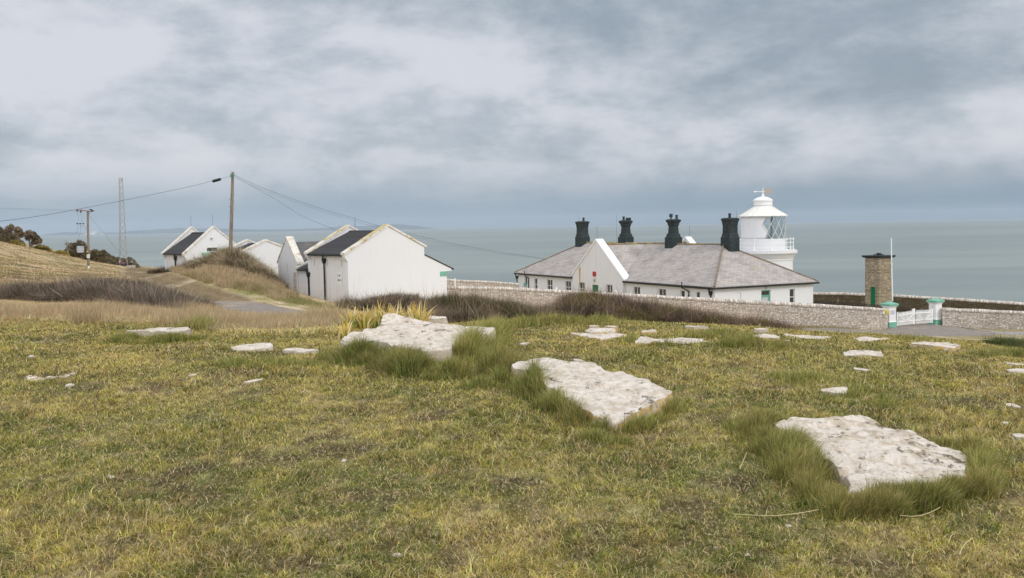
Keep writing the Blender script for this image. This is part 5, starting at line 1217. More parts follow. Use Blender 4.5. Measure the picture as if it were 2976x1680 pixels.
def gate_leaf(label, ax, ay, az, bx, by, bz, hinge_left, h0, h1):
    a = Vector((ax, ay, az)); b = Vector((bx, by, bz)); L = math.hypot(bx - ax, by - ay); r = empty('gate', a, math.atan2(by - ay, bx - ax), label, 'gate', 'two leaves of the white picket gate')
    dz = bz - az; zf = lambda x: dz * x / L; hf = lambda x: h0 + (h1 - h0) * x / L
    f = MB()
    def rail(x0, x1, zl0, zl1, hgt=.10, y0=-.085, y1=-.058): f.add([(x0, y0, zl0), (x1, y0, zl1), (x1, y0, zl1 + hgt), (x0, y0, zl0 + hgt), (x0, y1, zl0), (x1, y1, zl1), (x1, y1, zl1 + hgt), (x0, y1, zl0 + hgt)], [(0, 1, 2, 3), (4, 7, 6, 5), (0, 4, 5, 1), (3, 2, 6, 7), (0, 3, 7, 4), (1, 5, 6, 2)])
    rail(.1, L - .1, zf(0) + .28, zf(L) + .28); rail(.1, L - .1, zf(0) + hf(0) - .28, zf(L) + hf(L) - .28)
    xh, xl = (.1, L - .1) if hinge_left else (L - .1, .1); m_x = (xh + xl) / 2 - (0)
    for xa, za, xb_, zb_ in ((xh, hf(xh) - .30, m_x, .30), (xl, hf(xl) - .30, m_x, .30)): f.add([(xa, -.062, zf(xa) + za), (xa + .11, -.062, zf(xa) + za), (xb_ + .11, -.062, zf(xb_) + zb_), (xb_, -.062, zf(xb_) + zb_), (xa, -.085, zf(xa) + za), (xa + .11, -.085, zf(xa) + za), (xb_ + .11, -.085, zf(xb_) + zb_), (xb_, -.085, zf(xb_) + zb_)], [(0, 1, 2, 3), (7, 6, 5, 4), (0, 3, 7, 4), (1, 5, 6, 2)])
    f.build('frame', M['white_clean'], r)
    for x in (0.0, L - .12):
        q = MB(); q.box(x, x + .12, -.045, .06, zf(x) + .04, zf(x) + hf(x) + (.10 if (x > 0) == hinge_left else .02)); q.build('gate_post', M['white_clean'], r)
    q = MB(); n = 14
    for i in range(1, n + 1):
        x = .12 + (L - .24) * i / (n + 1); q.add([(x - .028, -.055, zf(x) + .05), (x + .028, -.055, zf(x) + .05), (x + .028, -.055, zf(x) + hf(x) - .05), (x, -.055, zf(x) + hf(x)), (x - .028, -.055, zf(x) + hf(x) - .05)] + [(x - .028, -.032, zf(x) + .05), (x + .028, -.032, zf(x) + .05), (x + .028, -.032, zf(x) + hf(x) - .05), (x, -.032, zf(x) + hf(x)), (x - .028, -.032, zf(x) + hf(x) - .05)],
              [(0, 1, 2, 3, 4), (9, 8, 7, 6, 5), (0, 5, 6, 1), (1, 6, 7, 2), (2, 7, 8, 3), (3, 8, 9, 4), (4, 9, 5, 0)])
    q.build('pickets', M['white_clean'], r)
    return r, L
GA, GM, GB = at(2606.5, 948.5, 73.7), at(2654.5, 943.3, 74.4), at(2709.5, 939.5, 75.1)
gl_, LG = gate_leaf('left leaf of the white picket gate, hung on the pillar with notices', *GA, *GM, True, 1.04, 1.12)
gr_, LG2 = gate_leaf('right leaf of the white picket gate, hung on the pillar with rusty fittings', *GM, *GB, False, 1.12, 1.08)
q = MB(); q.box(-.20, .16, -.09, -.06, .66, .69); q.box(.13, .16, -.09, -.06, .42, .66); q.build('latch', M['steel'], gr_)
# ---- dark picket fences inside the compound
def picket(label, A, Bp, h, n):
    A, Bp = Vector(A), Vector(Bp); L = math.hypot(Bp.x - A.x, Bp.y - A.y); r = empty('picket_fence', A, math.atan2(Bp.y - A.y, Bp.x - A.x), label, 'fence'); dz = Bp.z - A.z
    f = MB()
    for z_ in (h * .25, h * .75): f.add([(0, .02, z_), (L, .02, z_ + dz), (L, .02, z_ + dz + .07), (0, .02, z_ + .07), (0, .05, z_), (L, .05, z_ + dz), (L, .05, z_ + dz + .07), (0, .05, z_ + .07)], [(0, 1, 2, 3), (4, 7, 6, 5), (3, 2, 6, 7), (0, 4, 5, 1)])
    f.build('rails', M['dark_wood'], r); q = MB()
    for i in range(n):
        x = L * (i + .5) / n; zz = dz * x / L; q.add([(x - .03, 0, zz), (x + .03, 0, zz), (x + .03, 0, zz + h - .05), (x, 0, zz + h), (x - .03, 0, zz + h - .05), (x - .03, .018, zz), (x + .03, .018, zz), (x + .03, .018, zz + h - .05), (x, .018, zz + h), (x - .03, .018, zz + h - .05)], [(0, 1, 2, 3, 4), (9, 8, 7, 6, 5), (0, 5, 6, 1), (1, 6, 7, 2), (2, 7, 8, 3), (3, 8, 9, 4)])
    q.build('pickets', M['dark_wood'], r)
    for i in range(0, int(L / 1.9) + 1):
        x = min(i * 1.9, L - .05); q = MB(); q.box(x - .05, x + .05, .05, .14, dz * x / L - .2, dz * x / L + h + .12); q.build('fence_post', M['wood'], r)
def fpt(px, pytop, D, h): p = at(px, pytop, D); p.z -= h; return p
picket('dark picket fence above the long wall, left of the gate', fpt(2365, 871.5, 79, 1.1), fpt(2568, 885, 78, 1.1), 1.1, 52)
picket('dark picket fence seen through and above the white gate', fpt(2606, 893.5, 80, 1.1), fpt(2700, 902, 79, 1.1), 1.1, 26)
def post(px, y0, y1, D, w, label, m_='white_clean'):
    a = at(px, y1, D); b = at(px, y0, D); r = empty('marker_post', (a.x, a.y, a.z - .6), TC, label, 'post', None); q = MB(); q.box(-w, w, -w, w, 0, b.z - a.z + .55)
    q.prism([(-w, b.z - a.z + .553), (w, b.z - a.z + .553), (0, b.z - a.z + .64)], 'y', -w, w); q.build('shaft', M[m_], r)
post(1322.5, 809, 823, 90, .05, 'white post standing behind the long wall beside the store')
post(1617, 836, 842, 84, .07, 'small white post top behind the long wall, left of the front gable')
post(1790, 844, 852, 84, .09, 'small white post top behind the long wall, right of the green gable door')
# ================================================================ poles, wires, mast
def tele_pole():
    b = at(668, 780, 76); t = at(676.5, 500, 76); zb_ = gz(b.x, b.y)
    r = empty('telegraph_pole', (b.x, b.y, zb_ - .2), 0, 'tall leaning wooden telegraph pole rising from scrub beside the white buildings', 'telegraph pole')
    d = t - Vector((b.x, b.y, zb_ - .2)); q = MB(); q.tube([(0, 0, 0), d * .5, d], [.15, .13, .105], 14); q.build('shaft', M['wood'], r, smooth_=True)
    q = MB()
    for f_, s_ in ((.63, 1), (.655, -1), (.70, 1), (.725, -1), (.77, 1)):
        p = d * f_; q.tube([p, p + Vector((.24 * s_, -.06, .0))], .014, 6)
    q.build('step_bolts', M['black'], r)
    q = MB(); q.tube([d * .06, d * .20], .045, 8); q.tube([d * .02 + Vector((-.13, -.12, 0)), d * .22 + Vector((-.13, -.12, 0))], .05, 8); q.build('stay_guard', M['yellow'], r)
    q = MB(); p = d * .975; q.tube([p + Vector((-.2, -.1, 0)), p + Vector((.2, -.1, 0))], .03, 6); q.box(p.x - .15, p.x - .05, p.y - .2, p.y - .1, p.z - .25, p.z + .02); q.build('bracket', M['green'], r)
    return t
PT = tele_pole()
def cable(label, pts_, r=.018, name='overhead_cable'):
    "pts_ world; Catmull through points"
    P = [Vector(p) for p in pts_]; o = P[0].copy(); Q = []
    for i in range(len(P) - 1):
        p0 = P[max(i - 1, 0)]; p1 = P[i]; p2 = P[i + 1]; p3 = P[min(i + 2, len(P) - 1)]
        for k in range(8):
            t = k / 8; Q.append(.5 * ((2 * p1) + (p2 - p0) * t + (2 * p0 - 5 * p1 + 4 * p2 - p3) * t * t + (3 * p1 - p0 - 3 * p2 + p3) * t ** 3) - o)
    Q.append(P[-1] - o); q = MB(); q.tube(Q, r, 5); ob = q.build(name, M['wire'], None, loc=o); return tag(ob, label, 'cable')
cable('black overhead cable sagging left from the telegraph pole past the transformer pole', [at(676, 510, 76), at(630, 523, 74.6), at(540, 545, 71.5), at(440, 566, 68), at(300, 594, 62), at(200, 613, 57), at(100, 630, 51), at(0, 643, 45), at(-160, 657, 38)], .011)
b_ = at(630, 523.5, 74.5); q = MB(); q.tube([(-.34, .05, -.09), (-.30, .04, -.08), (.28, -.04, .06), (.34, -.05, .07)], [.05, .11, .11, .05], 10); tag(q.build('cable_joint_box', M['black'], None, loc=b_), 'black joint box slung on the cable left of the telegraph pole', 'joint box')
cable('thicker overhead cable from the telegraph pole over the store to the cottage roof', [at(679, 508, 76), at(760, 545, 79), at(880, 589, 83.5), at(978, 620, 87), at(1104, 657, 92), at(1240, 691, 98), at(1400, 724, 104), at(1585, 752, 108.5)], .011)
cable('thin lower overhead cable beside the thicker one to the cottage', [at(678, 514, 76), at(760, 551, 79), at(880, 595, 83.5), at(970, 624, 87), at(1104, 663, 92), at(1240, 697, 98), at(1400, 729, 104), at(1600, 756, 108.5)], .0065)
cable('thin overhead cable from the telegraph pole down to the store roof', [at(679, 511, 76), at(740, 545, 76), at(810, 585, 76), at(880, 628, 75.8), at(975, 668, 75.4)], .008)
# transformer pole
TPD = 130
tb = at(257.5, 784, TPD); tt = at(255, 613, TPD); zb_ = gz(tb.x, tb.y)
tp = empty('transformer_pole', (tb.x, tb.y, zb_), 0, 'wooden electricity pole with crossarm and grey transformer on the left slope', 'power pole')
d = Vector((tt.x - tb.x, 0, tt.z - zb_)); q = MB(); q.tube([(0, 0, -.3), d * .5, d], [.17, .15, .13], 14); q.build('shaft', M['wood'], tp, smooth_=True)
sc_ = TPD / F
pxz = lambda px, py: Vector((at(px, py, TPD).x - tb.x, 0, at(px, py, TPD).z - zb_))
q = MB(); a = pxz(232, 610); b = pxz(271.5, 615); q.tube([a + Vector((0, -.2, 0)), b + Vector((0, -.2, 0))], .075, 6); q.tube([pxz(265, 615) + Vector((0, -.2, 0)), pxz(258, 626) + Vector((0, -.15, 0))], .03, 6); q.build('crossarm', M['wood'], tp)
for px, py in ((227, 612), (237, 615)):
    q = MB(); c_ = pxz(px, py) + Vector((0, -.2, -.0)); q.lathe([(.001, .15), (.10, .14), (.16, .08), (.08, .05), (.16, .0), (.16, -.05), (.07, -.1), (.10, -.15), (.001, -.16)], 10, 0, 0); q.v = [(x + c_.x, y + c_.y, z + c_.z) for x, y, z in q.v]; q.build('insulator', mat('brown_insulator', (.16, .09, .075), .3, .5) if 'ins' not in M else M['ins'], tp, smooth_=True)
for px in (227, 236, 244.5):
    q = MB(); c_ = pxz(px, 650) + Vector((0, -.25, 0)); q.lathe([(.001, .09), (.11, .06), (.13, 0), (.11, -.06), (.001, -.09)], 10); q.v = [(x + c_.x, y + c_.y, z + c_.z) for x, y, z in q.v]; q.build('fuse_insulator', M['black'], tp, smooth_=True)
q = MB(); q.tube([pxz(232, 651) + Vector((0, -.2, 0)), pxz(240, 657) + Vector((0, -.2, 0)), pxz(247, 656) + Vector((0, -.2, 0)), pxz(251, 668) + Vector((0, -.1, 0))], .03, 6); q.tube([pxz(236, 661) + Vector((0, -.2, 0)), pxz(244, 656) + Vector((0, -.2, 0))], .03, 6); q.build('fuse_bracket', M['steel'], tp)
q = MB()
for a, b in (((227, 616), (229, 648)), ((237, 619), (238, 648)), ((229, 652), (223, 682)), ((237, 654), (231, 690))): q.tube([pxz(*a) + Vector((0, -.22, 0)), (pxz(*a) + pxz(*b)) / 2 + Vector((.10, -.22, 0)), pxz(*b) + Vector((0, -.22, 0))], .009, 5)
q.build('jumper_wires', M['wire'], tp)
c_ = pxz(238.5, 735); z0, z1 = pxz(238, 734).z, pxz(238, 716).z
q = MB(); q.lathe([(.001, z0), (.42, z0), (.44, z0 + .05), (.44, z1 - .06), (.47, z1 - .05), (.47, z1), (.30, z1 + .05), (.001, z1 + .06)], 20, c_.x, -.45)
for k in range(20): a = 2 * math.pi * k / 20; q.box(c_.x + .45 * math.cos(a) - .012, c_.x + .45 * math.cos(a) + .012, -.45 + .45 * math.sin(a) - .012, -.45 + .45 * math.sin(a) + .012, z0 + .1, z1 - .1)
tf = q.build('transformer', M['grey_metal'], tp)
for dx in (-.25, -.05, .12, .3): q = MB(); q.lathe([(.06, z1 + .04), (.09, z1 + .12), (.05, z1 + .16), (.09, z1 + .22), (.03, z1 + .36), (.001, z1 + .37)], 8, c_.x + dx, -.45); q.build('bushing', M['chimney'], tf)
q = MB(); q.box(c_.x - .5, .12, -.75, -.12, z0 - .12, z0 - .004); q.tube([(c_.x - .3, -.35, z0 - .1), (0, -.1, z0 - .95)], .05, 6); q.build('platform', M['dark_wood'], tp)
q = MB(); q.lathe([(.175, pxz(255, 736).z), (.175, pxz(255, 729).z)], 14); q.build('warning_band', M['yellow'], tp)
for y0, y1 in ((744, 739), (749.5, 745)): q = MB(); q.box(-.10, .34, -.2, -.18, pxz(255, y0).z, pxz(255, y1).z); q.build('warning_plate', M['white_clean'], tp)
q = MB(); q.box(-.02, .26, -.2, -.18, pxz(257, 780).z, pxz(257, 773).z); q.build('number_plate', M['white_clean'], tp)
q = MB(); q.lathe([(.18, pxz(255, 766).z), (.18, pxz(255, 765).z)], 14); q.lathe([(.18, pxz(255, 770).z), (.18, pxz(255, 769).z)], 14); q.build('strap', M['black'], tp)
cable('faint power line running left from the end of the crossarm', [at(225, 611, 129.8), at(130, 608, 118), at(0, 604, 105), at(-200, 590, 90)], .0065)
cable('fainter lower power line running left from the crossarm', [at(236, 614, 129.8), at(130, 611.5, 118), at(0, 606.5, 104), at(-200, 596, 90)], .005)
cable('taut stay wire slanting down right from the transformer pole', [at(259, 627, 130), at(300, 676, 138), at(330, 714, 144), at(352, 741, 150)], .009, 'stay_wire')
cp_ = at(266, 613, 129.6)
def crow(loc):
    r = empty('crow', loc, 0, 'small black crow perched on the right end of the crossarm', 'bird')
    pts_ = [(-.30, 0, .24), (-.24, 0, .22), (-.14, 0, .18), (0, 0, .11), (.14, 0, .05), (.24, 0, .0), (.40, 0, -.06)]
    q = MB(); q.tube(pts_, [.012, .05, .07, .105, .09, .05, .02], 12); q.tube([(0, .03, .04), (0, .03, -.03)], .012, 5); q.tube([(0, -.03, .04), (0, -.03, -.03)], .012, 5)
    b = q.build('body', mat('black_feathers', (.015, .016, .02), .5), r, smooth_=True)
    q = MB(); q.tube([(-.28, 0, .235), (-.37, 0, .24)], [.022, .004], 6); q.build('beak', M['wire'], r)
crow(cp_)
# lattice mast
MD = 196; mb_ = at(359.5, 772, MD); mz = gz(mb_.x, mb_.y); mt = at(351.5, 517.5, MD)
mast = empty('lattice_mast', (mb_.x, mb_.y, mz - .3), math.radians(20), 'tall tapering steel lattice mast on the far left slope', 'mast')
Hm = mt.z - mz + .3; q = MB(); lq = MB(); n = 13
def half(t): return .62 + (.26 - .62) * t + .10 * (1 - t) ** 4
cs = [(-1, -1), (1, -1), (1, 1), (-1, 1)]; lean = (mt.x - mb_.x)
pos = lambda c, t: Vector((c[0] * half(t) + lean * t, c[1] * half(t), Hm * t))
for c in cs:
    k = MB(); k.tube([pos(c, t) for t in np.linspace(0, 1, 9)], .055, 6); k.build('leg', M['steel'], mast)
for i in range(n):
    t0, t1 = (i / n) ** .93, ((i + 1) / n) ** .93
    for a in range(4):
        c0, c1 = cs[a], cs[(a + 1) % 4]; q.tube([pos(c0, t0), pos(c1, t1)], .024, 4, False); q.tube([pos(c1, t0), pos(c0, t1)], .024, 4, False)
for t in (.02, 1.0):
    for a in range(4): q.tube([pos(cs[a], t), pos(cs[(a + 1) % 4], t)], .03, 4)
q.build('lattice', M['steel'], mast)
k = MB(); lx_ = -half(0) - .12
for s_ in (-.16, .16): k.tube([Vector((-half(t) - .16 + lean * t, s_, Hm * t)) for t in np.linspace(.03, .99, 6)], .022, 5)
for i in range(56): t = .03 + .96 * i / 56; k.tube([(-half(t) - .16 + lean * t, -.16, Hm * t), (-half(t) - .16 + lean * t, .16, Hm * t)], .015, 4)
k.build('ladder', M['steel'], mast)
k = MB(); k.tube([(half(.99) + .06, -.2, Hm * .965), (half(.99) + .06, -.2, Hm * .995)], .09, 8); k.build('antenna', mat('orange_antenna', (.55, .33, .15), .6), mast)
cb = at(383, 779, 194); cbz = gz(cb.x, cb.y)
q = MB(); q.box(-.95, .55, -.5, .5, -.9, .28); q.box(-.6, .2, -.4, .4, .283, .34); tag(q.build('concrete_block', M['concrete'], None, loc=(cb.x, cb.y, at(383, 772, 194).z - .28)), 'pale concrete block on the ground beside the mast', 'block')
# ================================================================ people near the mast
def person(label, px, py_seat, D, jacket, trousers, hair, pose='sit', face=0.0):
    b = at(px, py_seat, D); r = empty('person', b, face, label, 'person')
    if pose == 'sit':
        J = dict(pel=(0, 0, .12), ch=(0, .04, .42), nk=(0, .05, .60), hd=(0, .02, .74), ht=(0, .02, .86), ls=(-.18, .04, .54), le=(-.24, -.14, .34), lh=(-.14, -.34, .36), rs=(.18, .04, .54), re=(.24, -.14, .34), rh=(.14, -.34, .36),
                 lk=(-.13, -.42, .40), la=(-.12, -.60, .04), lt=(-.12, -.76, .02), rk=(.13, -.42, .40), ra=(.12, -.60, .04), rt=(.12, -.76, .02))
    else:
        J = dict(pel=(0, 0, .30), ch=(0, -.12, .62), nk=(0, -.18, .80), hd=(0, -.24, .92), ht=(0, -.25, 1.04), ls=(-.18, -.14, .74), le=(-.24, -.34, .56), lh=(-.12, -.52, .52), rs=(.18, -.14, .74), re=(.24, -.34, .56), rh=(.12, -.52, .52),
                 lk=(-.13, -.40, .36), la=(-.12, -.28, -.08), lt=(-.12, -.44, -.12), rk=(.13, -.40, .36), ra=(.12, -.28, -.08), rt=(.12, -.44, -.12))
    names = list(J); idx = {k: i for i, k in enumerate(names)}
    E = [('pel', 'ch'), ('ch', 'nk'), ('nk', 'hd'), ('hd', 'ht'), ('ch', 'ls'), ('ls', 'le'), ('le', 'lh'), ('ch', 'rs'), ('rs', 're'), ('re', 'rh'), ('pel', 'lk'), ('lk', 'la'), ('la', 'lt'), ('pel', 'rk'), ('rk', 'ra'), ('ra', 'rt')]
    rad = dict(pel=.15, ch=.15, nk=.055, hd=.10, ht=.07, ls=.07, le=.05, lh=.035, rs=.07, re=.05, rh=.035, lk=.07, la=.045, lt=.035, rk=.07, ra=.045, rt=.035)
    def skin(nm, keys, grow, m_, par):
        ks = [k for k in names if k in keys]; ii = {k: i for i, k in enumerate(ks)}
        me = bpy.data.meshes.new(nm); me.from_pydata([J[k] for k in ks], [(ii[a], ii[b]) for a, b in E if a in ii and b in ii], []); o = link(me, nm, m_, par)
        o.modifiers.new('skin', 'SKIN'); 
        for k in ks: v = me.skin_vertices[0].data[ii[k]]; v.radius = (rad[k] + grow, rad[k] + grow); v.use_root = (k == ('pel' if 'pel' in ii else ks[0]))
        s = o.modifiers.new('sub', 'SUBSURF'); s.levels = 1; s.render_levels = 1; return o
    if 'skin' not in M: M['skin'] = mat('skin', (.50, .33, .25), .6)
    body = skin('body', names, 0, M['skin'], r)
    skin('jacket', ['pel', 'ch', 'ls', 'le', 'rs', 're'], .025, jacket, r); skin('trousers', ['pel', 'lk', 'la', 'rk', 'ra'], .018, trousers, r)
    h = MB(); c_ = J['ht']; h.lathe([(.001, .10), (.09, .06), (.125, -.03), (.11, -.10), (.06, -.13)], 12); h.v = [(x + c_[0], y + c_[1] + .015, z + c_[2]) for x, y, z in h.v]; h.build('hair', hair, r, smooth_=True)
MTL = lambda n, c: mat(n, c, .8)
brown_h, dark_h, fair_h = MTL('brown_hair', (.07, .035, .02)), MTL('dark_hair', (.015, .012, .012)), MTL('fair_hair', (.62, .50, .38))
navy, blk = MTL('navy_cloth', (.02, .05, .10)), MTL('black_cloth', (.015, .018, .02))
person('person in dark blue sitting on the slope at the left of the group', 347.5, 772.5, 194, navy, navy, fair_h, face=-.5)
person('person in a magenta jacket sitting on the slope below the mast', 357.5, 773, 194, MTL('magenta_cloth', (.26, .03, .12)), blk, brown_h, face=.3)
person('person in black sitting close to the mast leg', 363.5, 773.5, 193.5, blk, blk, dark_h, face=.6)
person('person in blue and white perched on the concrete block, leaning', 386.5, 770, 193.8, MTL('blue_white_cloth', (.14, .32, .52)), blk, MTL('blue_cap', (.03, .10, .22)), 'perch', face=-1.0)
# ================================================================ scrub, bushes and trees
def thicket(name, label, ridge, dep, n, cols, tw=.35, wd=.013, olive=None, seed=0, cat='bush', ground_drop=0, wild=.6, group=None, hull=True, leafy=False):
    """ridge: (px, py_top, D) silhouettes; dep: half depth in metres"""
    P = [at(*r) for r in ridge]; dz_ = tw * (.16 if leafy else .42)
    for p in P: p.z -= dz_
    s = NR.random(n) * (len(P) - 1); i = np.minimum(s.astype(int), len(P) - 2); f = s - i
    A = np.array([tuple(p) for p in P]); B = A[i] * (1 - f[:, None]) + A[i + 1] * f[:, None]
    t = NR.uniform(-1, .55, n); x = B[:, 0] + NR.normal(0, .05, n); y = B[:, 1] + t * dep; g = H(x, y)
    gr = H(B[:, 0], B[:, 1]); hh = np.maximum(B[:, 2] - gr, .15)
    lump = .70 + .56 * fbm(x * 1.1 + seed, y * 1.1, 5, 3)
    hs = hh * np.sqrt(np.clip(1 - t ** 2, 0, 1)) ** .8 * lump; end = np.minimum(np.minimum(s, len(P) - 1 - s) * 2.0 + .25, 1) ** .5; hs = hs * end
    k = NR.random(n) ** .45; z = g + hs * k * .93 - .05
    col = lerp(np.tile(A_(*cols[0]), (n, 1)), A_(*cols[1]), NR.random(n)); cl = fbm(x * .8 + seed, y * .8 + z, 6, 3)
    col = lerp(col, A_(*cols[2]), sm(cl, .46, .56) * .9); col = lerp(col, A_(*cols[1]) * 1.25, sm(fbm(x * 2.6 + seed, y * 2.6 + z * 3, 9, 3), .56, .68) * .7)
    if olive: col = lerp(col, A_(*olive), sm(fbm(x * .5 + seed * 2, y * .5, 7, 3), .50, .62) * .85)
    o = (float(A[:, 0].mean()), float(A[:, 1].mean()), float(gr.mean()))
    L = tw * (.5 + NR.random(n)); az = NR.uniform(0, 2 * math.pi, n); el = NR.normal(.55, wild * 1.5, n)
    d = np.stack([np.cos(az) * np.cos(el), np.sin(az) * np.cos(el) , np.abs(np.sin(el))], 1); d[:, 1] += t * .5
    B0 = np.stack([x, y, z], 1); T_ = B0 + d * L[:, None] * (.35 + .65 * k[:, None]); sd = NR.normal(0, 1, (n, 3)); sd /= np.linalg.norm(sd, axis=1)[:, None]; W_ = sd * (wd * .62 * (.6 + .8 * NR.random(n)) * (ridge[0][2] / 40) ** .5)[:, None]
    if leafy: W_ *= 2.6; T_ = B0 + d * L[:, None] * .35
    st_ = (NR.random(n) < (0 if leafy else .02)) & (k > .6); T_[st_] = B0[st_] + d[st_] * L[st_, None] * 2.0; W_[st_] *= 1.5; col[st_] = np.minimum(A_(*cols[1]) * 1.3, .6)
    V = np.stack([B0 - W_, B0 + W_, T_], 1).reshape(-1, 3); Fc = np.arange(3 * n).reshape(-1, 3); C = np.repeat(vary(col, .28), 3, 0)
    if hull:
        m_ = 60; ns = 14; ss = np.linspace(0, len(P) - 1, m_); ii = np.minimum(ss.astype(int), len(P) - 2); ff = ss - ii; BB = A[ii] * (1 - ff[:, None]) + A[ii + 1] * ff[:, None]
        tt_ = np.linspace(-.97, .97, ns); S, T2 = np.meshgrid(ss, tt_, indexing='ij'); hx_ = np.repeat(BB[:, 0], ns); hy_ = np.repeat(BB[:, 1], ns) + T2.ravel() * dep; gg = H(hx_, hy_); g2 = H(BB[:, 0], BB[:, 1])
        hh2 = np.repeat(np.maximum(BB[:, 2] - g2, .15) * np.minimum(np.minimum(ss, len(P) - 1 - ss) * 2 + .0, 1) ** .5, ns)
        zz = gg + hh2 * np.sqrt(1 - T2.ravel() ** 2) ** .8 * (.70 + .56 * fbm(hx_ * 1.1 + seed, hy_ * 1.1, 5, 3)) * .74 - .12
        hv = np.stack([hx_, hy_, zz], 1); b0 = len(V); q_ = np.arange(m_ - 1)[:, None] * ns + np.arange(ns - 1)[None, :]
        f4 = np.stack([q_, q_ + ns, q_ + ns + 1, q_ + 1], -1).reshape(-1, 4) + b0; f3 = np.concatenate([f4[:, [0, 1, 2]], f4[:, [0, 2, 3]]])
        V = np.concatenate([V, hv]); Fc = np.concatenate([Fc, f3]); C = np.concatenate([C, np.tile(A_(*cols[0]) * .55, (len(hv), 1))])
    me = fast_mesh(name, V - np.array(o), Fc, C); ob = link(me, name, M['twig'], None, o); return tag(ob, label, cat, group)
G3 = [(.135, .105, .08), (.27, .215, .165), (.085, .07, .048)]
B3_ = [(.135, .10, .068), (.25, .19, .135), (.075, .062, .038)]
q_ = 1.0 if not globals().get('QUICK') else .3
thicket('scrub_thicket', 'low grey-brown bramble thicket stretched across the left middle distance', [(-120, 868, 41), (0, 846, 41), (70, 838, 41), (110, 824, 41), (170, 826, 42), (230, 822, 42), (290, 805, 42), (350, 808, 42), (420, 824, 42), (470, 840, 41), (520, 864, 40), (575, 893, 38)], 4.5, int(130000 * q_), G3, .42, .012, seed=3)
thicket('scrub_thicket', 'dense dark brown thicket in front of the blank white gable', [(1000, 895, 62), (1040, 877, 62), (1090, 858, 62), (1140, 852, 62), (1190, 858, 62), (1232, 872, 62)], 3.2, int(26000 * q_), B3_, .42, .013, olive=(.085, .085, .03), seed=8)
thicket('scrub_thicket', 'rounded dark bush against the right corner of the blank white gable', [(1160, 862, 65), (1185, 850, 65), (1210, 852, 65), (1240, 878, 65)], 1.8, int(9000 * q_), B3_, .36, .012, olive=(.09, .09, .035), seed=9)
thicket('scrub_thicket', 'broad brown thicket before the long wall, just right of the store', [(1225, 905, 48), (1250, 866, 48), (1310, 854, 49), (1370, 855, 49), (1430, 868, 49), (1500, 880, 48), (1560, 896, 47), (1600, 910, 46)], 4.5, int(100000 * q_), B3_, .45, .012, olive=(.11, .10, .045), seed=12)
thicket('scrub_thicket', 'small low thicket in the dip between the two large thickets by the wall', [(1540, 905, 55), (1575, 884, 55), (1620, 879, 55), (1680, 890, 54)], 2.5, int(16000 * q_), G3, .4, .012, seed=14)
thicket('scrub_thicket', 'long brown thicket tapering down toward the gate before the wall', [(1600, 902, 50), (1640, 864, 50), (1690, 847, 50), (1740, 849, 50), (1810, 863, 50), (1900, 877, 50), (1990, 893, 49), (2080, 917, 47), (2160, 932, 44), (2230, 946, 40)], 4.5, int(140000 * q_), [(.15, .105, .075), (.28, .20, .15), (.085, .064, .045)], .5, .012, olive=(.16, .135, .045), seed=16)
thicket('scrub_thicket', 'lower fringe of dark scrub along the crest below the long thicket', [(1240, 935, 30), (1280, 912, 30), (1340, 905, 30), (1400, 915, 30), (1450, 930, 28)], 2.2, int(26000 * q_), B3_, .35, .010, seed=17)
thicket('scrub_bush', 'straggly brown bush around the foot of the telegraph pole', [(560, 775, 80), (610, 752, 79), (650, 724, 78), (690, 722, 77), (730, 744, 77), (770, 775, 77), (800, 812, 77)], 2.6, int(75000 * q_), [(.34, .26, .17), (.54, .43, .29), (.18, .135, .08)], .62, .014, seed=20, wild=.4)
thicket('scrub_bush', 'low dark bush below the far left white building', [(540, 775, 84), (575, 752, 84), (620, 748, 84), (660, 760, 83)], 1.8, int(15000 * q_), [(.12, .09, .06), (.19, .14, .09), (.07, .055, .035)], .6, .013, seed=21)
thicket('scrub_bush', 'thin grey-brown bush leaning on the low wall left of the outhouse', [(755, 815, 77), (780, 798, 77), (800, 805, 76.5), (830, 838, 74)], 1.5, int(15000 * q_), [(.14, .105, .075), (.21, .165, .12), (.08, .065, .04)], .5, .013, seed=22)
thicket('scrub_bush', 'small tuft of scrub at the left foot of the far white building', [(445, 790, 95), (480, 776, 94), (520, 770, 92), (555, 776, 90)], 1.5, int(8000 * q_), [(.16, .115, .075), (.24, .18, .11), (.10, .075, .045)], .5, .015, seed=23)
thicket('scrub_bush', 'sprig of bare twigs at the foot of the store corner', [(985, 880, 67), (1010, 862, 67), (1035, 868, 67), (1060, 885, 66)], .9, int(2600 * q_), [(.12, .09, .065), (.2, .15, .11), (.09, .07, .045)], .8, .010, seed=24, wild=.35, hull=False)
thicket('scrub_bush', 'dry coarse grass clump left of the yellow-leaved plants', [(905, 945, 24), (930, 915, 25), (970, 905, 25), (1010, 915, 25)], 1.2, int(15000 * q_), [(.36, .26, .15), (.50, .38, .22), (.20, .16, .07)], .5, .008, seed=25, wild=.35, hull=False)
thicket('green_bush', 'dark green rushy tussock at the right edge below the road', [(2880, 1046, 15.5), (2920, 1034, 15.5), (2976, 1026, 15.5), (3050, 1026, 15.5)], .6, int(7000 * q_), [(.10, .125, .045), (.17, .19, .07), (.07, .085, .03)], .12, .008, seed=26, wild=.4, hull=False)
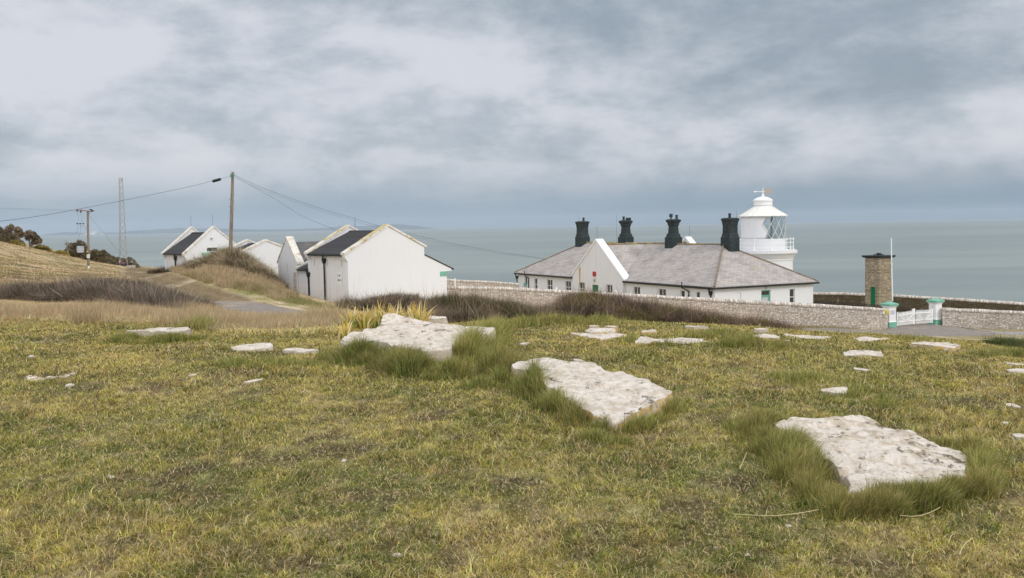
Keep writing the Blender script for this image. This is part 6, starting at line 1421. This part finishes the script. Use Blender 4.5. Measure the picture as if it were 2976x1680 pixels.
# far bushes on the left skyline
for lb, rd, dp, n, seed in (('dark olive bush row right of the transformer pole', [(262, 752, 196), (275, 722, 197), (300, 726, 198), (322, 740, 198), (335, 755, 196)], 3, 9000, 31),
                            ('dark olive bush behind the transformer', [(200, 735, 200), (213, 705, 201), (230, 700, 201), (246, 706, 201), (264, 738, 199)], 3, 8000, 32),
                            ('rounded bush at the foot of the mast on its right', [(358, 768, 205), (370, 748, 206), (382, 750, 206), (397, 770, 204)], 2.5, 5000, 33),
                            ('low bush between the mast and the olive bush row', [(325, 758, 204), (340, 745, 205), (352, 747, 205), (362, 762, 204)], 2.5, 4500, 34),
                            ('small yellow-olive bush on the skyline left of the transformer pole', [(165, 738, 190), (175, 727, 190), (188, 729, 190), (197, 742, 190)], 1.5, 2500, 35),
                            ('dark undergrowth beneath the left trees', [(-60, 705, 182), (0, 672, 184), (35, 680, 186), (60, 700, 186)], 3, 7000, 36),
                            ('bright yellow gorse below the left trees', [(36, 708, 180), (45, 696, 180), (55, 700, 180), (66, 712, 180)], 1.2, 2200, 37),
                            ('low gorse line on the skyline right of the left trees', [(105, 716, 192), (120, 709, 192), (135, 715, 192), (147, 724, 192)], 1.2, 2600, 38)):
    yel = 'gorse' in lb or 'yellow' in lb
    cs_ = [(.26, .20, .06), (.38, .29, .07), (.16, .13, .04)] if yel else [(.14, .11, .06), (.24, .19, .11), (.09, .075, .04)]
    thicket('skyline_bush', lb, rd, dp, int(n * q_ * 1.4), cs_, 1.0, .035, seed=seed, leafy=True)
def crown_tree(label, px, pyb, D, blobs, trunk_px, n, bare=0.0, name='hawthorn_tree'):
    b = at(px, pyb, D); zb_ = gz(b.x, b.y); r = empty(name, (b.x, b.y, zb_), 0, label, 'tree'); s_ = D / F
    q = MB(); V = []; C = []
    def L(px_, py_, dy=0): a = at(px_, py_, D); return Vector((a.x - b.x, dy, a.z - zb_))
    for (bx, by, br) in blobs:
        c_ = L(bx, by, NR.uniform(-1, 1) * br * s_ * .5); mid_ = Vector((c_.x * .35, c_.y * .3, c_.z * .45)); q.tube([(0, 0, -.3), mid_, c_], [.16, .10, .04], 6)
        for k in range(10):
            dv = Vector(NR.normal(0, 1, 3)); dv.normalize(); e_ = c_ + dv * br * s_ * .9; q.tube([mid_.lerp(c_, .5 + .05 * k), (c_ + e_) / 2, e_], [.04, .025, .01], 4, False)
        m_ = int(n * (1 - bare)); u = NR.normal(0, 1, (m_, 3)); u /= np.linalg.norm(u, axis=1)[:, None]; rr = br * s_ * (.55 + .5 * NR.random(m_)) * (.8 + .4 * fbm(u[:, 0] * 2 + bx, u[:, 2] * 2 + u[:, 1], 3, 3))
        p = np.array(c_) + u * rr[:, None]; sd = NR.normal(0, .055, (m_, 3)); sd2 = NR.normal(0, .055, (m_, 3))
        V.append(np.stack([p, p + sd * 1.6, p + sd2 * 1.6], 1).reshape(-1, 3)); cc = lerp(np.tile(A_(.26, .20, .13), (m_, 1)), A_(.38, .27, .17), NR.random(m_)); cc = lerp(cc, A_(.11, .10, .055), sm(fbm(u[:, 0] * 2 + bx, u[:, 2] * 2, 5, 3), .45, .6)); C.append(np.repeat(vary(cc, .2), 3, 0))
    q.build('trunk', M['wood'], r)
    V = np.concatenate(V); C = np.concatenate(C); link(fast_mesh('crown', V, np.arange(len(V)).reshape(-1, 3), C), 'crown', M['leaf'], r)
crown_tree('brown-leaved tree cut by the left edge on the skyline', -8, 705, 184, [(-12, 672, 14), (-2, 668, 11), (-20, 690, 14), (2, 690, 10)], 6, 2600)
crown_tree('sparse brown tree second from the left edge on the skyline', 30, 702, 185, [(25, 666, 11), (17, 676, 10), (32, 660, 8), (33, 684, 12)], 6, 1900, .35)
crown_tree('taller brown tree third from the left edge, on the skyline', 50, 703, 184, [(48, 668, 9), (57, 674, 10), (62, 682, 8), (50, 684, 10)], 6, 2300)
crown_tree('rounded brown hawthorn standing apart at the right end of the left trees', 87, 714, 187, [(86, 680, 11), (95, 684, 10), (106, 692, 9), (114, 700, 9), (82, 690, 9), (100, 702, 9)], 6, 2300)
crown_tree('leafless grey tree behind the transformer pole on its left', 196, 742, 196, [(193, 706, 9), (204, 712, 8), (196, 722, 8)], 5, 500, .9)
# ================================================================ leafy clumps by the big slab
def iris(label, group, px0, px1, D0, D1, n, hmin, hmax, per=8):
    for q in range(n):
        px = px0 + (px1 - px0) * (q + R_.random()) / n; D = R_.uniform(D0, D1); bx0 = (px - CX) / F * D; o = (bx0, D, gz(bx0, D) - .02); V = []; Fc = []; C = []; side = R_.gauss(.35, .25)
        for k in range(per):
            u = (k + .5) / per - .5; h = R_.uniform(hmin, hmax) * (1 - .5 * abs(u)); w = R_.uniform(.026, .044); ln = u * 1.1 + side * R_.random() + R_.gauss(0, .12); ly_ = R_.gauss(0, .2); az = R_.uniform(-.5, .5)
            dead = R_.random(); c1 = (.10, .20, .03) if dead < .4 else ((.62, .42, .06) if dead < .7 else (.72, .58, .30)); c2 = (.75, .52, .12) if dead < .5 else (.80, .66, .38)
            segs = 7; i0 = len(V); x = u * .09; y = R_.gauss(0, .02)
            for s_ in range(segs + 1):
                t_ = s_ / segs; ww = w * (1 - t_ ** 2.2) * (1 if t_ > .05 else .8) + .002; bx = x + ln * h * t_ ** 2; by = y + ly_ * h * t_ ** 2; bz = h * t_ * (1 - .22 * abs(ln) * t_)
                tw_ = az + t_ * .9; cx_, cy_ = math.cos(tw_) * ww / 2, math.sin(tw_) * ww / 2; V += [(bx - cx_, by - cy_, bz), (bx + cx_, by + cy_, bz)]
                cc = [c1[j] + (c2[j] - c1[j]) * min(1, max(0, (t_ - .25) * 1.6)) for j in range(3)]; C += [cc, cc]
            for s_ in range(segs): j = i0 + s_ * 2; Fc.append((j, j + 1, j + 3, j + 2))
        me = fast_mesh('iris_plant', np.array(V), Fc, np.array(C)); tag(link(me, 'iris_plant', M['blade'], None, o), label, 'plant', group)
iris('short green and yellow sword-leaved plant at the left end of the largest slab', 'sword-leaved plants at the left end of the largest slab', 986, 1012, 13.9, 14.6, 5, .24, .36)
iris('tall yellowing sword-leaved plant behind the curved white rock ridge', 'tall sword-leaved plants behind the curved rock ridge', 1075, 1232, 16.6, 18.2, 19, .42, .60)
iris('pale withered sword-leaved plant left of the curved white rock ridge', 'withered sword-leaved plants left of the curved rock ridge', 1008, 1072, 16.0, 17.2, 8, .36, .54)
# loose straw stalks
def stalk(label, pts_, r=.0019):
    P = [gp(*p) + Vector((0, 0, .045)) for p in pts_]; P = [P[0]] + sum([[(a * 3 + b) / 4, (a + 3 * b) / 4] for a, b in zip(P[:-1], P[1:])], []) + [P[-1]]; o = P[0].copy(); q = MB(); q.tube([p - o for p in P], r, 5); tag(q.build('straw_stalk', mat('straw', (.62, .50, .27), .8), None, loc=o), label, 'stalk')
stalk('long pale straw stalk lying on the turf left below the pitted slab', [(2137, 1521), (2240, 1525), (2320, 1518), (2380, 1508)])
stalk('bent pale straw stalk lying under the pitted slab at right', [(2615, 1523), (2660, 1529), (2705, 1517), (2732, 1500)])
stalk('short upright pale stalk in the long grass left of the pitted slab', [(2150, 1385), (2160, 1360), (2170, 1335)])
stalk('short straw stalk in the lower right corner', [(2788, 1640), (2800, 1610), (2827, 1591)])
# ================================================================ haze over the bay
def haze():
    q = MB(); q.box(-42000, 42000, -60, 35500, -62, 330)
    m_ = bpy.data.materials.new('haze'); m_.use_nodes = True; t = m_.node_tree; t.nodes.clear()
    v = nd(t, 'ShaderNodeVolumePrincipled'); v.inputs['Color'].default_value = (.78, .89, 1.0, 1); v.inputs['Density'].default_value = HAZE; v.inputs['Anisotropy'].default_value = 0
    o = nd(t, 'ShaderNodeOutputMaterial'); t.links.new(v.outputs[0], o.inputs['Volume'])
    tag(q.build('haze', m_), kind='stuff')
HAZE = 3.2e-5
haze()
